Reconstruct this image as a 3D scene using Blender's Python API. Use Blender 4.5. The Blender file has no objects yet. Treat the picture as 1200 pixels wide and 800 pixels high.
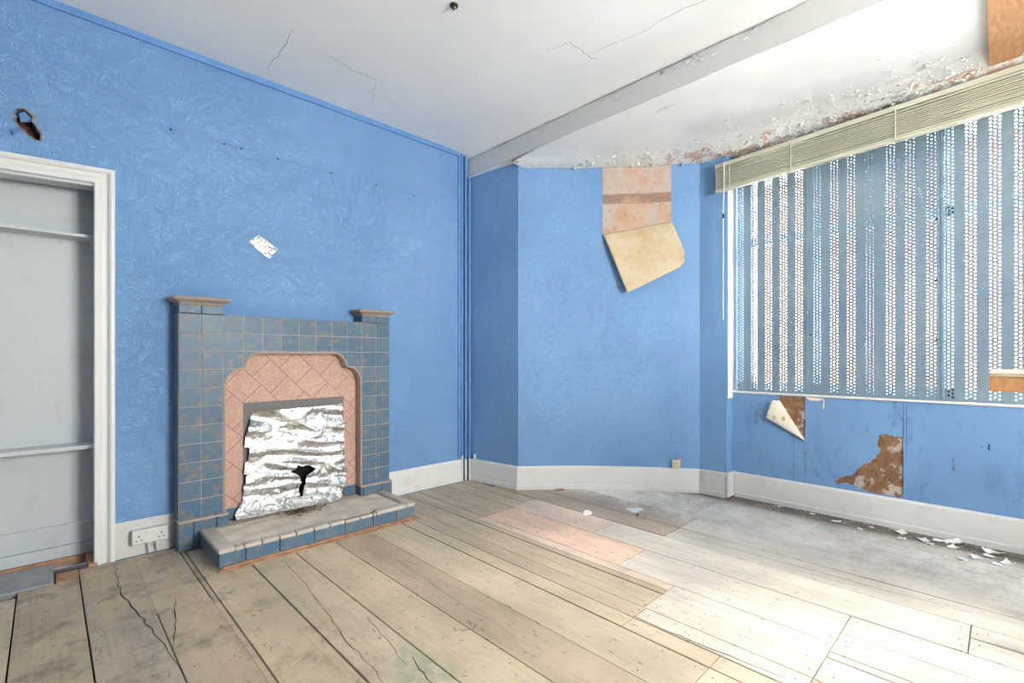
import bpy, bmesh, math, random
from mathutils import Vector, noise as mnoise
from mathutils.geometry import tessellate_polygon
random.seed(7)
scene = bpy.context.scene
COL = scene.collection
PI = math.pi

# ------------------------------------------------------------------ mesh helpers
class MB:
    """Collects shapes (world coordinates) and links them as ONE mesh object."""
    def __init__(self):
        self.v = []; self.f = []; self.c = {}
    def add(self, vs, fs, tone=None):
        o = len(self.v); self.v += [tuple(p) for p in vs]
        for f in fs:
            if tone is not None: self.c[len(self.f)] = tone
            self.f.append(tuple(o + i for i in f))
    def box(self, x0, x1, y0, y1, z0, z1, tone=None):
        v = [(x, y, z) for z in (z0, z1) for y in (y0, y1) for x in (x0, x1)]
        self.add(v, [(0,2,3,1),(4,5,7,6),(0,1,5,4),(2,6,7,3),(0,4,6,2),(1,3,7,5)], tone)
    def bbox(self, x0, x1, y0, y1, z0, z1, b=.003, tone=None):
        """box with bevelled edges"""
        b = min(b, .45*(x1-x0), .45*(y1-y0), .45*(z1-z0))
        bm = bmesh.new(); bmesh.ops.create_cube(bm, size=1)
        for v in bm.verts:
            v.co = Vector((x0+(v.co.x+.5)*(x1-x0), y0+(v.co.y+.5)*(y1-y0), z0+(v.co.z+.5)*(z1-z0)))
        bmesh.ops.bevel(bm, geom=bm.edges[:], offset=b, segments=2, profile=.5, affect='EDGES')
        bm.verts.index_update()
        self.add([v.co[:] for v in bm.verts], [[v.index for v in f.verts] for f in bm.faces], tone); bm.free()
    def prism(self, poly, a0, a1, axis='y', holes=()):
        """polygon in the plane across the axis, extruded from a0 to a1"""
        def P(p, a):
            return {'y': (p[0], a, p[1]), 'z': (p[0], p[1], a), 'x': (a, p[0], p[1])}[axis]
        loops = [list(poly)] + [list(h) for h in holes]
        flat = [p for l in loops for p in l]; n = len(flat)
        tris = tessellate_polygon([[Vector((p[0], p[1], 0)) for p in l] for l in loops])
        fs = [tuple(t) for t in tris] + [tuple(n+i for i in reversed(t)) for t in tris]
        k = 0
        for l in loops:
            m = len(l)
            for i in range(m):
                a, b = k+i, k+(i+1) % m
                fs.append((a, b, n+b, n+a))
            k += m
        self.add([P(p, a0) for p in flat] + [P(p, a1) for p in flat], fs)
    def tube(self, pts, r, seg=8, closed=False):
        pts = [Vector(p) for p in pts]; n = len(pts); vs = []; fs = []
        up = None
        for i, p in enumerate(pts):
            a = pts[i-1] if (i > 0 or closed) else p
            b = pts[(i+1) % n] if (i < n-1 or closed) else p
            t = (b-a).normalized()
            if up is None:
                up = t.orthogonal().normalized()
            s = (up - t*up.dot(t))
            s = s.normalized() if s.length > 1e-6 else t.orthogonal().normalized()
            up = s; w = t.cross(s)
            rr = r[i] if isinstance(r, (list, tuple)) else r
            for k in range(seg):
                an = 2*PI*k/seg
                vs.append(p + (s*math.cos(an) + w*math.sin(an))*rr)
        m = n if closed else n-1
        for i in range(m):
            for k in range(seg):
                a = i*seg+k; b = i*seg+(k+1) % seg; j = ((i+1) % n)*seg
                fs.append((a, b, j+(k+1) % seg, j+k))
        if not closed:
            fs.append(tuple(range(seg))[::-1]); fs.append(tuple((n-1)*seg+k for k in range(seg)))
        self.add(vs, fs)
    def lathe(self, prof, c, axis='z', seg=20):
        vs = []; fs = []
        for r, h in prof:
            for k in range(seg):
                a = 2*PI*k/seg; u, w = r*math.cos(a), r*math.sin(a)
                vs.append({'z': (c[0]+u, c[1]+w, c[2]+h), 'y': (c[0]+u, c[1]+h, c[2]+w), 'x': (c[0]+h, c[1]+u, c[2]+w)}[axis])
        for i in range(len(prof)-1):
            for k in range(seg):
                fs.append((i*seg+k, i*seg+(k+1) % seg, (i+1)*seg+(k+1) % seg, (i+1)*seg+k))
        fs.append(tuple(range(seg))[::-1]); fs.append(tuple((len(prof)-1)*seg+k for k in range(seg)))
        self.add(vs, fs)
    def strip(self, rings, closed=False, caps=True):
        """list of rings of equal length joined to each other"""
        n = len(rings[0]); vs = [p for r in rings for p in r]; fs = []
        for i in range(len(rings)-1):
            for k in range(n if closed else n-1):
                fs.append((i*n+k, i*n+(k+1) % n, (i+1)*n+(k+1) % n, (i+1)*n+k))
        if caps and closed:
            fs.append(tuple(range(n))[::-1]); fs.append(tuple((len(rings)-1)*n+k for k in range(n)))
        self.add(vs, fs)
    def grid(self, fn, nu, nv, keep=None):
        vs = [fn(i/nu, j/nv) for j in range(nv+1) for i in range(nu+1)]; fs = []
        for j in range(nv):
            for i in range(nu):
                if keep and not keep((i+.5)/nu, (j+.5)/nv): continue
                a = j*(nu+1)+i; fs.append((a, a+1, a+nu+2, a+nu+1))
        self.add(vs, fs)
    def build(self, name, m, parent=None, origin=None, smooth=False, solid=0, recalc=True):
        off = Vector((0, 0, 0)); p = parent
        while p is not None:
            off += Vector(p.location); p = p.parent
        loc = Vector((0, 0, 0))
        if origin is not None: loc = Vector(origin) - off
        elif parent is None:
            xs, ys, zs = zip(*self.v)
            loc = Vector(((min(xs)+max(xs))/2, (min(ys)+max(ys))/2, min(zs)))
        tot = off + loc
        me = bpy.data.meshes.new(name)
        me.from_pydata([(x-tot.x, y-tot.y, z-tot.z) for x, y, z in self.v], [], self.f)
        if self.c:
            at = me.color_attributes.new('tone', 'FLOAT_COLOR', 'CORNER')
            for pl in me.polygons:
                c = self.c.get(pl.index, (1, 1, 1))
                for li in pl.loop_indices: at.data[li].color = (c[0], c[1], c[2], 1)
        if recalc:
            bm = bmesh.new(); bm.from_mesh(me); bmesh.ops.recalc_face_normals(bm, faces=bm.faces[:]); bm.to_mesh(me); bm.free()
        if smooth:
            me.polygons.foreach_set('use_smooth', [True]*len(me.polygons))
            try: me.set_sharp_from_angle(angle=math.radians(40))
            except Exception: pass
        me.materials.append(m)
        o = bpy.data.objects.new(name, me); COL.objects.link(o); o.location = loc
        if parent is not None: o.parent = parent
        if solid:
            s = o.modifiers.new('thickness', 'SOLIDIFY'); s.thickness = solid; s.offset = 0
        return o

def thing(name, label, cat, loc, group=None):
    o = bpy.data.objects.new(name, None); o.empty_display_size = .05
    COL.objects.link(o); o.location = loc
    o['label'] = label; o['category'] = cat
    if group: o['group'] = group
    return o
def tag(o, label, cat, group=None, kind=None):
    o['label'] = label; o['category'] = cat
    if group: o['group'] = group
    if kind: o['kind'] = kind
    return o
def struct(o):
    o['kind'] = 'structure'; return o

# ------------------------------------------------------------------ materials
def srgb(r, g, b):
    f = lambda c: (c/255/12.92) if c/255 <= .04045 else ((c/255+.055)/1.055)**2.4
    return (f(r), f(g), f(b))
class NT:
    def __init__(self, name):
        self.m = bpy.data.materials.new(name); self.m.use_nodes = True
        self.t = self.m.node_tree; self.n = self.t.nodes; self.l = self.t.links
        self.b = self.n['Principled BSDF']
        self.tc = self.n.new('ShaderNodeTexCoord')
        self.geo = self.n.new('ShaderNodeNewGeometry')
    def new(self, k, **kw):
        nd = self.n.new(k)
        for a, v in kw.items(): setattr(nd, a, v)
        return nd
    def link(self, a, b): self.l.new(a, b)
    def set(self, sock, v):
        if hasattr(v, 'is_output'): self.link(v, sock)
        elif isinstance(v, (tuple, list)):
            sock.default_value = (*v, 1) if len(v) == 3 and len(sock.default_value) == 4 else v
        else: sock.default_value = v
    def pos(self, scale=(1,1,1), rot=(0,0,0), loc=(0,0,0)):
        mp = self.new('ShaderNodeMapping'); self.link(self.geo.outputs['Position'], mp.inputs[0])
        mp.inputs['Scale'].default_value = scale; mp.inputs['Rotation'].default_value = rot; mp.inputs['Location'].default_value = loc
        return mp.outputs[0]
    def noise(self, s, d=4, rough=.5, vec=None, dist=0):
        nd = self.new('ShaderNodeTexNoise'); nd.inputs['Scale'].default_value = s; nd.inputs['Detail'].default_value = d
        nd.inputs['Roughness'].default_value = rough; nd.inputs['Distortion'].default_value = dist
        self.link(vec if vec else self.geo.outputs['Position'], nd.inputs['Vector']); return nd.outputs['Fac']
    def ramp(self, fac, *stops):
        r = self.new('ShaderNodeValToRGB'); e = r.color_ramp.elements
        while len(e) < len(stops): e.new(.5)
        for k, (p, c) in enumerate(stops):
            e[k].position = p; e[k].color = (c, c, c, 1) if not isinstance(c, (tuple, list)) else (*c, 1)
        self.link(fac, r.inputs[0]); return r.outputs[0]
    def rng(self, v, a, b, c=0, d=1):
        r = self.new('ShaderNodeMapRange'); self.set(r.inputs[0], v)
        for i, x in enumerate((a, b, c, d)): r.inputs[i+1].default_value = x
        r.interpolation_type = 'SMOOTHSTEP'; return r.outputs[0]
    def math(self, op, a, b=0):
        m = self.new('ShaderNodeMath', operation=op); self.set(m.inputs[0], a); self.set(m.inputs[1], b); return m.outputs[0]
    def mix(self, fac, a, b, mode='MIX'):
        m = self.new('ShaderNodeMix', data_type='RGBA', blend_type=mode)
        self.set(m.inputs[0], fac); self.set(m.inputs[6], a); self.set(m.inputs[7], b); return m.outputs[2]
    def bump(self, h, s=.3, d=.01):
        b = self.new('ShaderNodeBump'); b.inputs['Strength'].default_value = s; b.inputs['Distance'].default_value = d
        self.link(h, b.inputs['Height']); self.link(b.outputs[0], self.b.inputs['Normal'])
    def out(self, col, rough=.6, metal=0, spec=.5):
        self.set(self.b.inputs['Base Color'], col); self.set(self.b.inputs['Roughness'], rough)
        self.set(self.b.inputs['Metallic'], metal); self.b.inputs['Specular IOR Level'].default_value = spec
        return self.m
    def xyz(self):
        s = self.new('ShaderNodeSeparateXYZ'); self.link(self.geo.outputs['Position'], s.inputs[0]); return s.outputs

def plain(name, c, rough=.6, metal=0, var=.12, scale=14, bump=0):
    t = NT(name); n = t.noise(scale, 4)
    col = t.mix(t.ramp(n, (.3, 0.), (.75, 1.)), tuple(x*(1-var) for x in c), tuple(min(1, x*(1+var)) for x in c))
    if bump: t.bump(t.noise(scale*4, 4), bump, .005)
    return t.out(col, rough, metal)

def wallpaper(name, swirl=1.0, stain=0.0):
    t = NT(name)
    d = t.noise(9, 2)                                    # swirling embossed strokes
    n1 = t.noise(12, 1.5, .5, None, 2.2)
    w = t.math('PINGPONG', t.math('MULTIPLY', n1, 11), .5)
    fine = t.noise(95, 3)
    h = t.math('ADD', t.math('MULTIPLY', w, 1.5*swirl), t.math('MULTIPLY', fine, .35))
    t.bump(h, .55, .007)
    base = t.mix(t.ramp(t.noise(1.6, 5), (.3, 0.), (.7, 1.)), srgb(112, 152, 197), srgb(123, 163, 207))
    base = t.mix(t.math('MULTIPLY', t.ramp(w, (.3, 0.), (.5, 1.)), .07), base, srgb(170, 205, 240))
    if stain:
        s = t.ramp(t.noise(3.5, 8, .7, t.pos((1, 1, .45))), (.54, 0.), (.74, 1.))
        base = t.mix(t.math('MULTIPLY', s, stain), base, srgb(80, 110, 150))
        f = t.ramp(t.noise(13, 10, .78, t.pos((1, 1, .5))), (.59, 0.), (.66, 1.))
        base = t.mix(t.math('MULTIPLY', f, stain*.9), base, srgb(62, 78, 98))
    return t.out(base, .55, 0, .35)

M = {}
M['paper'] = wallpaper('embossed blue wallpaper')
M['paper_bay'] = wallpaper('blue wallpaper of the bay', .55, .12)
M['paper_damp'] = wallpaper('damp stained blue wallpaper', .35, .6)
M['blue_paint'] = plain('blue gloss paint', srgb(100, 144, 196), .5, 0, .08)

def white_paint(name, c=(222, 220, 216), dirt=.3):
    t = NT(name)
    n = t.ramp(t.noise(7, 8, .68), (.55, 0.), (.78, 1.))
    n2 = t.ramp(t.noise(46, 6, .7), (.64, 0.), (.72, 1.))
    col = t.mix(t.math('MULTIPLY', n, dirt), srgb(*c), srgb(150, 142, 132))
    col = t.mix(t.math('MULTIPLY', n2, dirt*.9), col, srgb(96, 84, 72))
    t.bump(t.noise(60, 4), .12, .004)
    return t.out(col, .42, 0, .45)
M['white'] = white_paint('white gloss paint')
M['white_dirty'] = white_paint('grubby white paint', (205, 203, 198), .7)
M['alcove'] = white_paint('matt alcove paint', (196, 200, 202), .35)

def ceiling_mat(name, c):
    t = NT(name)
    n = t.ramp(t.noise(1.3, 6, .6), (.35, 0.), (.7, 1.))
    col = t.mix(n, srgb(*c), tuple(x*.93 for x in srgb(*c)))
    f = t.ramp(t.noise(11, 9, .75), (.68, 0.), (.76, 1.))
    col = t.mix(t.math('MULTIPLY', f, .18), col, srgb(150, 140, 128))
    t.bump(t.noise(26, 6, .6), .14, .006)
    return t.out(col, .8, 0, .2)
M['ceiling'] = ceiling_mat('old white ceiling paint', (244, 243, 241))

def beam_mat():
    t = NT('chipped beam paint')
    x = t.xyz()
    top = t.rng(x[2], 2.60, 2.76)                                # chips gather along the upper arris
    n = t.noise(19, 9, .75, t.pos((1, .6, 1.6)))
    f = t.ramp(t.math('ADD', n, t.math('MULTIPLY', top, .10)), (.68, 0.), (.73, 1.))
    col = t.mix(t.math('MULTIPLY', f, .8), srgb(216, 215, 213), srgb(150, 128, 104))
    t.bump(t.noise(24, 8, .7), .3, .008)
    return t.out(col, .75, 0, .2)
M['beam'] = beam_mat()

def bay_ceiling_mat():
    t = NT('peeling bay ceiling')
    at = t.new('ShaderNodeAttribute', attribute_name='wear')
    wr = at.outputs['Fac']
    n = t.noise(6.5, 10, .68)
    k = t.math('ADD', t.math('MULTIPLY', wr, .60), n)
    m1 = t.ramp(k, (.985, 0.), (1.005, 1.))
    m2 = t.ramp(t.math('ADD', t.math('MULTIPLY', wr, .52), t.noise(15, 9, .75)), (1.14, 0.), (1.16, 1.))
    pink = t.mix(t.ramp(t.noise(9, 6), (.35, 0.), (.65, 1.)), srgb(232, 200, 182), srgb(218, 174, 150))
    white = t.mix(t.ramp(t.noise(3, 6), (.4, 0.), (.7, 1.)), srgb(242, 241, 239), srgb(234, 232, 229))
    col = t.mix(m1, white, pink)
    col = t.mix(m2, col, srgb(120, 84, 60))
    crk = t.ramp(t.math('ADD', t.math('MULTIPLY', wr, .2), t.noise(24, 8, .75, t.pos((1, .5, 1)))), (.70, 0.), (.74, 1.))
    col = t.mix(t.math('MULTIPLY', crk, .75), col, srgb(150, 124, 104))
    h = t.math('ADD', t.math('MULTIPLY', m1, -1.2), t.math('MULTIPLY', t.noise(17, 10, .8), t.math('ADD', .15, t.math('MULTIPLY', wr, 1.6))))
    t.bump(h, .55, .02)
    return t.out(col, .85, 0, .15)
M['bay_ceiling'] = bay_ceiling_mat()
M['flake'] = plain('white paint flake', srgb(238, 237, 234), .7, 0, .04)

def plaster_mat(name, cols, scale=8, lining=False):
    t = NT(name)
    n = t.noise(scale, 9, .68); n2 = t.noise(scale*2.6, 8, .7); n3 = t.noise(scale*.7, 5, .6, t.pos((1, 1, 1), (0, 0, 0), (3, 7, 2)))
    col = t.mix(t.ramp(n, (.40, 0.), (.60, 1.)), cols[0], cols[1])
    col = t.mix(t.ramp(n3, (.52, 0.), (.60, 1.)), col, cols[2])
    col = t.mix(t.math('MULTIPLY', t.ramp(n2, (.58, 0.), (.66, 1.)), .75), col, cols[3])
    if lining:                                  # greyer lining boards above a purplish joint
        z = t.xyz()[2]
        up = t.math('MULTIPLY', t.rng(z, 2.33, 2.345), .75)
        col = t.mix(up, col, t.mix(t.ramp(n2, (.4, 0.), (.6, 1.)), srgb(182, 164, 156), srgb(196, 184, 174)))
        red = t.math('MULTIPLY', t.math('MULTIPLY', t.rng(z, 2.38, 2.44), t.rng(z, 2.55, 2.50)), t.ramp(n, (.48, 0.), (.58, 1.)))
        col = t.mix(t.math('MULTIPLY', red, .7), col, srgb(204, 142, 122))
        jt = t.math('MULTIPLY', t.math('MULTIPLY', t.rng(z, 2.262, 2.272), t.rng(z, 2.338, 2.325)), t.ramp(n3, (.40, .3), (.52, 1.)))
        col = t.mix(t.math('MULTIPLY', jt, .8), col, srgb(140, 112, 100))
    t.bump(n2, .5, .008)
    return t.out(col, .88, 0, .15)
M['plaster_high'] = plaster_mat('bare lining and plaster', [srgb(194, 168, 148), srgb(190, 150, 120), srgb(186, 172, 162), srgb(164, 124, 98)], 7, True)
M['plaster_low'] = plaster_mat('damp brown plaster', [srgb(124, 94, 72), srgb(156, 118, 86), srgb(190, 178, 166), srgb(78, 54, 40)], 17)
def paper_back():
    t = NT('back of old wallpaper')
    n = t.ramp(t.noise(5, 6, .6), (.42, 0.), (.68, 1.)); n2 = t.ramp(t.noise(11, 8, .7), (.6, 0.), (.72, 1.))
    col = t.mix(n, srgb(206, 190, 162), srgb(192, 162, 122))
    col = t.mix(t.math('MULTIPLY', n2, .7), col, srgb(176, 134, 94))
    t.bump(t.noise(9, 5), .25, .01)
    return t.out(col, .75, 0, .2)
M['paper_back'] = paper_back()
def paper_back_low():
    t = NT('stained back of wallpaper')
    n2 = t.ramp(t.noise(26, 8, .7), (.55, 0.), (.66, 1.))
    col = t.mix(t.math('MULTIPLY', n2, .8), srgb(232, 222, 204), srgb(140, 112, 82))
    return t.out(col, .8, 0, .2)
M['paper_back_low'] = paper_back_low()

def floor_mat():
    t = NT('worn floorboards')
    at = t.new('ShaderNodeVertexColor', layer_name='tone')
    x = t.xyz()
    ri = t.geo.outputs['Random Per Island']
    off = t.new('ShaderNodeCombineXYZ'); t.set(off.inputs[1], t.math('MULTIPLY', ri, 37)); t.set(off.inputs[0], t.math('MULTIPLY', ri, 11))
    va = t.new('ShaderNodeVectorMath', operation='ADD'); t.link(t.geo.outputs['Position'], va.inputs[0]); t.link(off.outputs[0], va.inputs[1])
    mp = t.new('ShaderNodeMapping'); t.link(va.outputs[0], mp.inputs[0]); mp.inputs['Scale'].default_value = (38, 1.6, 1)
    g = t.noise(1, 7, .62, mp.outputs[0], .35)
    mp2 = t.new('ShaderNodeMapping'); t.link(va.outputs[0], mp2.inputs[0]); mp2.inputs['Scale'].default_value = (95, 2.6, 1)
    g2 = t.noise(1, 6, .7, mp2.outputs[0], .2)
    col = t.mix(t.ramp(g, (.30, .74), (.48, 1.), (.62, 1.05), (.75, .86)), (0, 0, 0), at.outputs[0])
    col = t.mix(1.0, at.outputs[0], t.ramp(g, (.26, .80), (.44, .97), (.60, 1.0), (.78, .86)), 'MULTIPLY')
    wear = t.ramp(t.noise(3.2, 7, .65, t.pos((1, .5, 1))), (.40, .80), (.62, 1.06))
    col = t.mix(1.0, col, wear, 'MULTIPLY')
    line = t.ramp(g2, (.66, 0.), (.72, 1.))                                  # grain splits
    col = t.mix(t.math('MULTIPLY', line, .5), col, srgb(84, 64, 48))
    sc = t.ramp(t.noise(30, 6, .7, t.pos((1.4, .6, 1))), (.60, 0.), (.66, 1.))   # scuffs and nail stains
    col = t.mix(t.math('MULTIPLY', sc, .55), col, srgb(66, 56, 48))
    blot = t.ramp(t.noise(4.2, 8, .7), (.51, 0.), (.66, 1.))
    left = t.rng(x[0], 1.3, .2)
    col = t.mix(t.math('MULTIPLY', t.math('MULTIPLY', blot, left), .7), col, srgb(78, 74, 70))
    sp = t.math('MULTIPLY', t.math('MULTIPLY', t.rng(x[0], 2.6, 3.1), t.rng(x[1], 2.5, 1.9)), t.ramp(t.noise(75, 5, .75, t.pos((1, .6, 1))), (.60, 0.), (.66, 1.)))
    col = t.mix(t.math('MULTIPLY', sp, .8), col, srgb(240, 238, 234))
    gx = t.math('SUBTRACT', x[0], .90); gy = t.math('MULTIPLY', t.math('SUBTRACT', x[1], 1.35), .6)
    gd = t.math('SQRT', t.math('ADD', t.math('MULTIPLY', gx, gx), t.math('MULTIPLY', gy, gy)))
    gm = t.math('MULTIPLY', t.rng(gd, .13, .05), t.ramp(t.noise(14, 6, .7), (.38, 0.), (.55, 1.)))
    col = t.mix(t.math('MULTIPLY', gm, .6), col, srgb(128, 146, 122))
    # grime along the window skirting, white plaster dust in front of it
    gr = t.math('MULTIPLY', t.rng(x[0], 3.44, 3.64), t.ramp(t.noise(9, 8, .7, t.pos((1, .6, 1))), (.30, .35), (.55, 1.)))
    col = t.mix(t.math('MULTIPLY', gr, .85), col, srgb(64, 55, 48))
    band = t.math('MULTIPLY', t.rng(x[0], 2.75, 3.15), t.rng(x[0], 3.62, 3.35))
    du = t.math('MULTIPLY', band, t.ramp(t.noise(5, 10, .78), (.38, 0.), (.58, 1.)))
    col = t.mix(t.math('MULTIPLY', du, .85), col, srgb(248, 241, 232))
    t.bump(t.math('ADD', t.math('MULTIPLY', g, .6), t.math('MULTIPLY', line, -.8)), .35, .004)
    return t.out(col, t.ramp(g, (.3, .62), (.7, .48)), 0, .4)
M['floor'] = floor_mat()
M['subfloor'] = plain('dark void under the boards', srgb(28, 22, 18), .95)
M['raw_timber'] = plain('raw reddish timber', srgb(170, 128, 98), .8, 0, .3, 22, .3)
M['grey_board'] = plain('dusty grey board', srgb(150, 152, 152), .85, 0, .22, 9, .25)

def tile_mat(name, cols, rough=.22, brown=.9):
    t = NT(name)
    ri = t.geo.outputs['Random Per Island']
    off = t.new('ShaderNodeCombineXYZ'); t.set(off.inputs[0], t.math('MULTIPLY', ri, 13)); t.set(off.inputs[1], t.math('MULTIPLY', ri, 29))
    va = t.new('ShaderNodeVectorMath', operation='ADD'); t.link(t.geo.outputs['Position'], va.inputs[0]); t.link(off.outputs[0], va.inputs[1])
    n = t.noise(13, 5, .6, va.outputs[0]); n2 = t.noise(24, 6, .65, va.outputs[0])
    col = t.mix(ri, cols[0], cols[1])
    col = t.mix(t.ramp(n, (.40, 0.), (.66, 1.)), col, cols[2])
    col = t.mix(t.math('MULTIPLY', t.ramp(n2, (.52, 0.), (.68, 1.)), brown), col, cols[3])
    t.bump(t.noise(22, 3), .06, .004)
    return t.out(col, rough, 0, .2)
M['tile'] = tile_mat('mottled blue glazed tile', [srgb(88, 108, 122), srgb(102, 122, 132), srgb(76, 106, 132), srgb(142, 124, 116)], .36, .85)
M['cap_tile'] = tile_mat('brown edged cap tile', [srgb(164, 148, 136), srgb(172, 154, 142), srgb(150, 140, 134), srgb(194, 170, 146)], .34, .6)
M['nosing'] = tile_mat('worn taupe tile', [srgb(190, 178, 166), srgb(198, 186, 174), srgb(180, 174, 166), srgb(208, 192, 176)], .55, .7)
M['grout'] = plain('pinkish grout', srgb(198, 180, 166), .85, 0, .12, 30)
M['slab'] = plain('dusty hearth slab', srgb(222, 208, 190), .9, 0, .22, 10, .3)
def pink_mat():
    t = NT('pink fire brick tile')
    br = t.new('ShaderNodeTexBrick'); br.offset = .5; br.squash = 1
    sx = t.new('ShaderNodeSeparateXYZ'); t.link(t.geo.outputs['Position'], sx.inputs[0])
    cb = t.new('ShaderNodeCombineXYZ'); t.link(sx.outputs[0], cb.inputs[0]); t.link(sx.outputs[2], cb.inputs[1])
    mp = t.new('ShaderNodeMapping'); t.link(cb.outputs[0], mp.inputs[0]); mp.inputs['Rotation'].default_value = (0, 0, math.radians(45))
    mp.inputs['Location'].default_value = (.03, .02, 0)
    t.link(mp.outputs[0], br.inputs['Vector'])
    br.inputs['Scale'].default_value = 1; br.inputs['Mortar Size'].default_value = .0016; br.inputs['Brick Width'].default_value = .145; br.inputs['Row Height'].default_value = .145
    br.inputs['Color1'].default_value = (1, 1, 1, 1); br.inputs['Color2'].default_value = (1, 1, 1, 1); br.inputs['Mortar'].default_value = (0, 0, 0, 1)
    sp = t.noise(95, 5, .7)
    base = t.mix(t.ramp(sp, (.40, 0.), (.62, 1.)), srgb(186, 146, 132), srgb(208, 172, 156))
    base = t.mix(t.ramp(t.noise(4, 5), (.45, 0.), (.7, .5)), base, srgb(176, 140, 128))
    col = t.mix(br.outputs['Color'], srgb(122, 88, 78), base)
    t.bump(t.math('ADD', br.outputs['Color'], t.math('MULTIPLY', sp, .4)), .4, .003)
    return t.out(col, .62, 0, .35)
M['pink'] = pink_mat()
M['grey_tile'] = plain('dark grey slip tile', srgb(112, 108, 108), .6, 0, .1, 8)
M['soot'] = plain('soot', srgb(14, 12, 11), .95)
def foil_mat():
    t = NT('crumpled kitchen foil')
    n = t.noise(34, 5, .6, t.pos((1, 1, 1.6)), .6)
    t.bump(n, .55, .010)
    col = t.mix(t.ramp(t.noise(7, 4), (.4, 0.), (.7, 1.)), (.62, .62, .63), (.54, .51, .47))
    return t.out(col, t.ramp(t.noise(16, 4), (.3, .20), (.7, .36)), 1)
M['foil'] = foil_mat()
def steel_mat():
    t = NT('galvanised screen paint')
    n = t.noise(2.2, 6, .6)
    col = t.mix(t.ramp(n, (.35, 0.), (.7, 1.)), srgb(128, 152, 172), srgb(150, 170, 182))
    f = t.ramp(t.noise(22, 8, .75), (.68, 0.), (.74, 1.))
    x = t.xyz()
    col = t.mix(t.math('MULTIPLY', f, t.rng(x[2], 1.0, .8, .05, .7)), col, srgb(90, 98, 100))
    return t.out(col, .38, .35, .5)
M['steel'] = steel_mat()
M['slat'] = plain('yellowed blind slat', srgb(203, 199, 180), .5, 0, .06, 6)
M['cord'] = plain('white cord', srgb(236, 234, 228), .7)
M['dark'] = plain('black bakelite', srgb(24, 22, 21), .45)
M['brass'] = plain('tarnished brass', srgb(132, 116, 92), .4, .7)
M['plastic'] = plain('grubby white plastic', srgb(214, 212, 206), .4, 0, .08)
M['beige'] = plain('beige plastic', srgb(222, 200, 160), .5, 0, .1)
M['pink_scrap'] = plain('pink scrap', srgb(222, 168, 160), .8)
def hardboard_mat():
    t = NT('brown hardboard')
    n = t.noise(1, 6, .6, t.pos((14, 60, 30)))
    col = t.mix(t.ramp(n, (.35, 0.), (.68, 1.)), srgb(182, 132, 92), srgb(206, 158, 116))
    return t.out(col, .7, 0, .3)
M['hardboard'] = hardboard_mat()
M['counter_top'] = plain('pale worn laminate', srgb(196, 180, 158), .5, 0, .05)
M['rubble'] = plain('brown soot rubble', srgb(112, 88, 62), .95, 0, .5, 60)
M['twig'] = plain('dead twig', srgb(64, 48, 36), .9)
M['crack'] = plain('dark crack', srgb(128, 118, 110), .95)
M['pencil'] = plain('scored line', srgb(52, 72, 110), .9)
M['brick_dark'] = plain('old brick and plaster', srgb(96, 66, 48), .95, 0, .5, 40, .6)
M['torn_edge'] = plain('torn plaster edge', srgb(150, 128, 108), .9, 0, .35, 60, .5)
M['sash'] = plain('white sash paint', srgb(214, 216, 216), .4)
def glass_mat():
    t = NT('window glass')
    tr = t.new('ShaderNodeBsdfTransparent'); tr.inputs[0].default_value = (.95, .97, .96, 1)
    gl = t.new('ShaderNodeBsdfGlossy'); gl.inputs['Roughness'].default_value = .02
    fr = t.new('ShaderNodeFresnel'); fr.inputs[0].default_value = 1.3
    mx = t.new('ShaderNodeMixShader'); t.link(fr.outputs[0], mx.inputs[0]); t.link(tr.outputs[0], mx.inputs[1]); t.link(gl.outputs[0], mx.inputs[2])
    t.link(mx.outputs[0], t.n['Material Output'].inputs[0]); return t.m
M['glass'] = glass_mat()
def brick_mat():
    t = NT('orange street brick')
    br = t.new('ShaderNodeTexBrick')
    sx = t.new('ShaderNodeSeparateXYZ'); t.link(t.geo.outputs['Position'], sx.inputs[0])
    cb = t.new('ShaderNodeCombineXYZ'); t.link(sx.outputs[1], cb.inputs[0]); t.link(sx.outputs[2], cb.inputs[1])
    t.link(cb.outputs[0], br.inputs['Vector']); br.inputs['Scale'].default_value = 1
    br.inputs['Brick Width'].default_value = .225; br.inputs['Row Height'].default_value = .075; br.inputs['Mortar Size'].default_value = .008
    br.inputs['Color1'].default_value = (*(.105, .036, .017), 1); br.inputs['Color2'].default_value = (*(.090, .030, .014), 1); br.inputs['Mortar'].default_value = (*(.10, .045, .03), 1)
    return t.out(br.outputs['Color'], .85)
M['brick'] = brick_mat()
M['paving'] = plain('pale pavement', srgb(188, 184, 178), .9, 0, .1, 3)
M['slate'] = plain('slate roof', srgb(92, 92, 98), .7, 0, .15, 4)
M['dark_glass'] = plain('dark house window', srgb(60, 70, 80), .1)

# ------------------------------------------------------------------ dimensions
YL = 3.22            # face of the fireplace wall
ZC = 2.775           # main ceiling
ZB = 2.588           # bay ceiling
XW = 3.735           # face of the window wall
CP = [(2.68,2.69),(2.85,2.545),(3.05,2.365),(3.225,2.165),(3.395,1.965),(3.545,1.755),(3.625,1.65)]
def cat(P, n=6):
    """smooth curve through points"""
    out = []
    for i in range(len(P)-1):
        p0 = P[max(i-1, 0)]; p1 = P[i]; p2 = P[i+1]; p3 = P[min(i+2, len(P)-1)]
        for k in range(n):
            t = k/n
            out.append(tuple(.5*((2*b)+(-a+c)*t+(2*a-5*b+4*c-d)*t*t+(-a+3*b-3*c+d)*t**3) for a, b, c, d in zip(p0, p1, p2, p3)))
    out.append(P[-1]); return out
BAY = cat(CP)
CUM = [0]
for p, q in zip(BAY, BAY[1:]): CUM.append(CUM[-1] + math.hypot(q[0]-p[0], q[1]-p[1]))
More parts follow.
